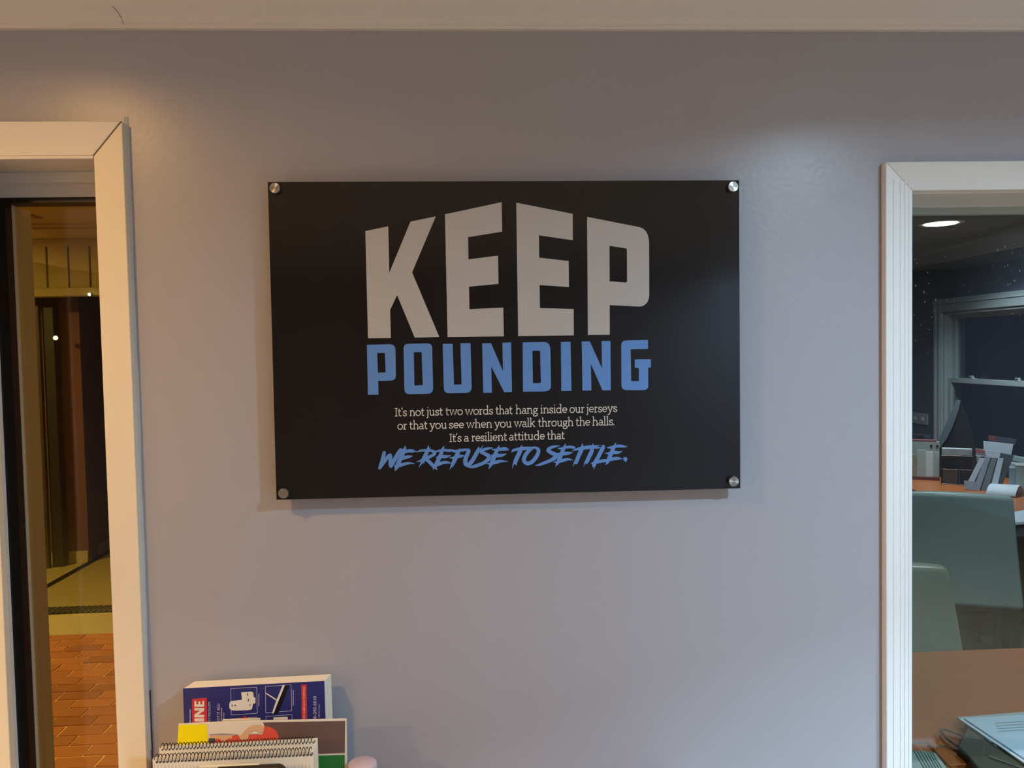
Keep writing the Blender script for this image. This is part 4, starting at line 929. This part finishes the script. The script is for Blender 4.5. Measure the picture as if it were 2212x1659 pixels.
# ------------------------------------------------------------------ porch beyond window_1
M_conc = mat('concrete', S(186, 172, 138), .85, mottle=.06, mscale=3, bump=.3)
M_brk = [mat('paver_red', S(176, 112, 72), .85, mottle=.12, mscale=9, bump=.4), mat('paver_orange', S(188, 120, 74), .85, mottle=.12, mscale=9, bump=.4), mat('paver_brown', S(160, 100, 66), .85, mottle=.12, mscale=9, bump=.4)]
M_mort = mat('sand_joint', S(236, 196, 136), .9, mottle=.1, mscale=40)
BY1 = PZ(150, 1371, 0).y
tag(MB().box((-7.5, BY1, -.1), (-0.2, 9.2, 0)).build('porch_floor', M_conc), 'smooth concrete beyond the brick paving', kind='structure')
pv = empty('brick_paving', (-2.2, 2.2, -0.05), 'running-bond brick paving outside the side window', kind='structure')
MB().box((-4.2, TH+.01, -.1), (-0.2, BY1, -.004)).build('joint_bed', M_mort, pv)
BL, BW, J = .200, .0965, .010
random.seed(11)
meshes = []
for k in range(6):
    b = MB(); r_ = random.Random(k); jx = [r_.uniform(-.002, .002) for _ in range(8)]
    hx, hy = (BL-J)/2, (BW-J)/2
    b.hexa([(-hx, -hy, -.03), (hx, -hy, -.03), (hx, hy, -.03), (-hx, hy, -.03)], [(-hx+jx[0], -hy+jx[1], r_.uniform(-.001, .001)), (hx+jx[2], -hy+jx[3], r_.uniform(-.001, .001)), (hx+jx[4], hy+jx[5], r_.uniform(-.001, .001)), (-hx+jx[6], hy+jx[7], r_.uniform(-.001, .001))])
    o = b.build('brick', M_brk[k % 3]); meshes.append(o.data); bpy.data.objects.remove(o)
near = MB(); nb = 0
row = 0; y = BY1-BW/2
while y > TH+.08:
    x = -3.35+(row % 2)*BL/2+random.uniform(-.01, .01)
    while x < -.3:
        # centre line of what the side window can show at this depth
        xl = PZ(70, 1500, 0).x if False else (-.99-(.91)*(y-0.13)/1.72)
        if y > 1.45 and x < -.98-.30*(y-1.45) and len([1]) and nb < 290 and x > -1.75-.55*(y-1.45):
            o = bpy.data.objects.new('brick', random.choice(meshes)); COL.objects.link(o); o.location = (x, y, random.uniform(-.0015, .0015)); o.rotation_euler.z = random.uniform(-.008, .008)
            o.parent = pv; o.matrix_parent_inverse = Matrix.Translation(-pv.location); nb += 1
        else:
            near.box((x-(BL-J)/2, y-(BW-J)/2, -.03), (x+(BL-J)/2, y+(BW-J)/2, 0))
        x += BL
    y -= BW; row += 1
tag(near.build('other_bricks', M_brk[0], pv), kind='stuff')
# drain
ya = PZ(150, 1326, 0).y; yb = PZ(150, 1311, 0).y
dr = empty('drain_grate', (-2.3, (ya+yb)/2, 0), 'dark slotted trench drain set across the concrete', 'drain')
MB().box((-3.19, ya, 0), (-1.2, yb, .003)).build('channel', mat('drain_dark', S(20, 20, 20), .6), dr)
b = MB()
x = -3.2
while x < -1.25:
    b.hexa([(x, ya+.01, .003), (x+.016, ya+.01, .003), (x+.056, yb-.01, .003), (x+.04, yb-.01, .003)], [(x, ya+.01, .008), (x+.016, ya+.01, .008), (x+.056, yb-.01, .008), (x+.04, yb-.01, .008)]); x += .038
tag(b.build('slats', mat('drain_steel', S(128, 128, 120), .5, metal=.2, mottle=.1), dr), kind='stuff')
# side glass screen
GX = PZ(150, 1243, 0).x
YA0 = PZ(62, 1297, 0).y
scr = empty('glass_screen', (GX, 5.5, 0), 'clear glazed screen with a dark bottom rail at the left of the porch', 'glass screen')
MB().box((GX-.02, YA0-.5, 0.0), (GX+.0, 7.6, .018)).build('bottom_rail', M_black, scr)
MB().box((GX-.013, YA0-.5, .018), (GX-.007, 7.6, 2.4)).build('pane', glass('screen_glass', (.80, .80, .66)), scr)
MB().box((GX-.02, 7.55, .018), (GX, 7.6, 2.4)).build('end_post', M_black, scr)
# far brown wall, baseboard, column
FY = PZ(100, 1218, 0).y
M_bw = mat('brown_render', S(124, 76, 50), .8, mottle=.12, mscale=3, bump=.3)
tag(MB().box((-7.5, FY, 0), (GX-.03, FY+.15, 2.60)).build('wall_porch_far', M_bw), kind='structure')
tag(MB().box((GX-.03, 9.0, 0), (-.2, 9.15, 2.60)).build('wall_porch_end', M_bw), kind='structure')
tag(MB().box((-7.65, TH, -.1), (-7.5, 9.15, 2.60)).build('wall_porch_left', M_bw), kind='structure')
tag(MB().box((-.2, TH, -.1), (-.05, 9.15, 2.60)).build('wall_porch_right', M_bw), kind='structure')
tag(MB().box((GX-.22, FY+.15, 0), (GX-.06, 9.0, 2.60)).build('wall_porch_return', M_bw), kind='structure')
zt_ = PY(150, 1189, FY).z
tag(MB().box((GX-.06, FY+.15, 0), (GX-.045, 7.5, .10)).build('baseboard_porch_return', mat('porch_trim', S(206, 188, 150), .6, mottle=.04), bevel=.003), kind='structure')
tag(MB().box((-7.5, FY-.02, 0), (GX-.03, FY, .10)).build('baseboard_porch', mat('porch_trim', S(206, 188, 150), .6, mottle=.04), bevel=.003), kind='structure')
zs1 = PY(200, 1122, FY).z; zs2 = PY(200, 772, FY).z
for z_ in (zs1, zs2, zs1+.9):
    pass
M_dg = mat('dark_green_metal', S(32, 30, 20), .5, mottle=.15, mscale=6)
xa = PY(93, 1000, FY-.1).x; xb = PY(131, 1000, FY-.1).x
dp = empty('dark_post', ((xa+xb)/2, FY-.1, 0), 'dark green-black post standing against the brown porch wall', 'post')
MB().box((xa+.05, FY-.12, 0), (xb, FY-.03, 2.2)).build('shaft', M_dg, dp, bevel=.004)
MB().box((xa, FY-.16, 0), (xa+.045, FY-.12, 2.2)).build('edge_strip', mat('post_edge', S(70, 58, 44), .5, mottle=.1), dp, bevel=.004)
# frieze and ceiling
zf0 = PY(150, 640, FY-.35).z; zf1 = PY(150, 622, FY-.35).z; zft = PY(150, 529, FY-.35).z
FRY = FY-.35
M_fr = mat('frieze_paint', S(190, 172, 128), .6, mottle=.05)
fr = empty('trim_3', (-3, FRY, zf0), 'boarded frieze below the porch ceiling', kind='structure')
MB().box((-7.5, FRY-.03, zf0), (-.2, FRY+.1, zf1)).build('bottom_rail', M_fr, fr, bevel=.004)
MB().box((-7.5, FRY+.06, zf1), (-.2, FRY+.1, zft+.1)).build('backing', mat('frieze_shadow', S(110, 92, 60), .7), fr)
xs = [PY(px, 570, FRY).x for px in (54.5, 102, 148, 194)]
pitch_ = (xs[3]-xs[0])/3
for k in range(-14, 12):
    x0 = xs[0]+pitch_*k
    if x0+pitch_ > -.25 or x0 < -7.4: continue
    MB().box((x0+.006, FRY, zf1), (x0+pitch_-.006, FRY+.06, zft+.02)).build('board', M_fr, fr, bevel=.005)
MB().box((-7.5, FRY-.012, zft-.01), (-.2, FRY+.06, zft+.05)).build('top_rail', M_fr, fr, bevel=.004)
PC = zft+.05
tag(MB().box((-7.5, TH, PC), (-.2, 9.15, PC+.1)).build('ceiling_porch', mat('porch_ceiling_paint', S(196, 178, 132), .7, mottle=.05)), kind='structure')
for py_ in (486, 494):
    yy = PZ(120, py_, PC-.01).y
    MB().box((-7.4, yy, PC-.014), (-.25, yy+.03, PC)).build('batten', M_fr, fr, bevel=.003)
yv = PZ(60, 464, PC).y
vt = empty('ceiling_vent', (PZ(60, 464, PC).x, yv, PC), 'flat darker vent panel in the porch ceiling', 'vent')
v0 = PZ(40, 458, PC); v1 = PZ(92, 470, PC)
MB().box((v0.x-.1, v1.y, PC-.006), (v1.x, v0.y, PC)).build('frame', mat('vent_brown', S(150, 124, 78), .7), vt)
for k in range(5):
    yy = v1.y+(v0.y-v1.y)*(k+.3)/5
    MB().box((v0.x-.08, yy, PC-.010), (v1.x-.02, yy+.02, PC-.006)).build('slat', M_fr, vt)
# lamps outside
x, y, z, r, c_, s_ = PORCH_LAMP[:6]; z = PC
area_lamp('porch_lamp_or_fill_light', x, y, z-.015, r, c_, PORCH_LAMP[6], 180)
area_lamp('porch_lamp_or_fill_light', -4.4, 3.2, z-.015, .07, c_, 85, 180)  # extra lamp added out of view to light the brown wall
ceiling_lamp(x, y, z, r, c_, s_, 'warm recessed lamp in the porch ceiling', None)
ceiling_lamp(-4.4, 3.2, z, .07, c_, 10, 'added unseen warm fill lamp further left in the porch ceiling', None)
def bulb(px, py, yy, r, colr, st, label):
    p = PY(px, py, yy)
    t = empty('wall_lamp', (p.x, yy, p.z), label, 'lamp')
    MB().lathe((p.x, yy+r*.6, p.z), [(r*.9, 0), (r*1.1, .01), (r*.6, .03)], (0, 1, 0), 16).build('holder', M_dg, t, smooth=True)
    MB().lathe((p.x, yy, p.z), [(r*.3, -r), (r*.85, -r*.55), (r, 0), (r*.85, r*.55), (r*.3, r)], n=16).build('bulb', emit('bulb_glow', colr, st), t, smooth=True)
bulb(120, 730, FY-.17, .017, (1, .72, .25), 14, 'small glowing yellow lamp on the dark porch post')
bulb(193, 636, FRY-.06, .011, (1, .85, .55), 6, 'tiny bright lamp under the porch frieze')
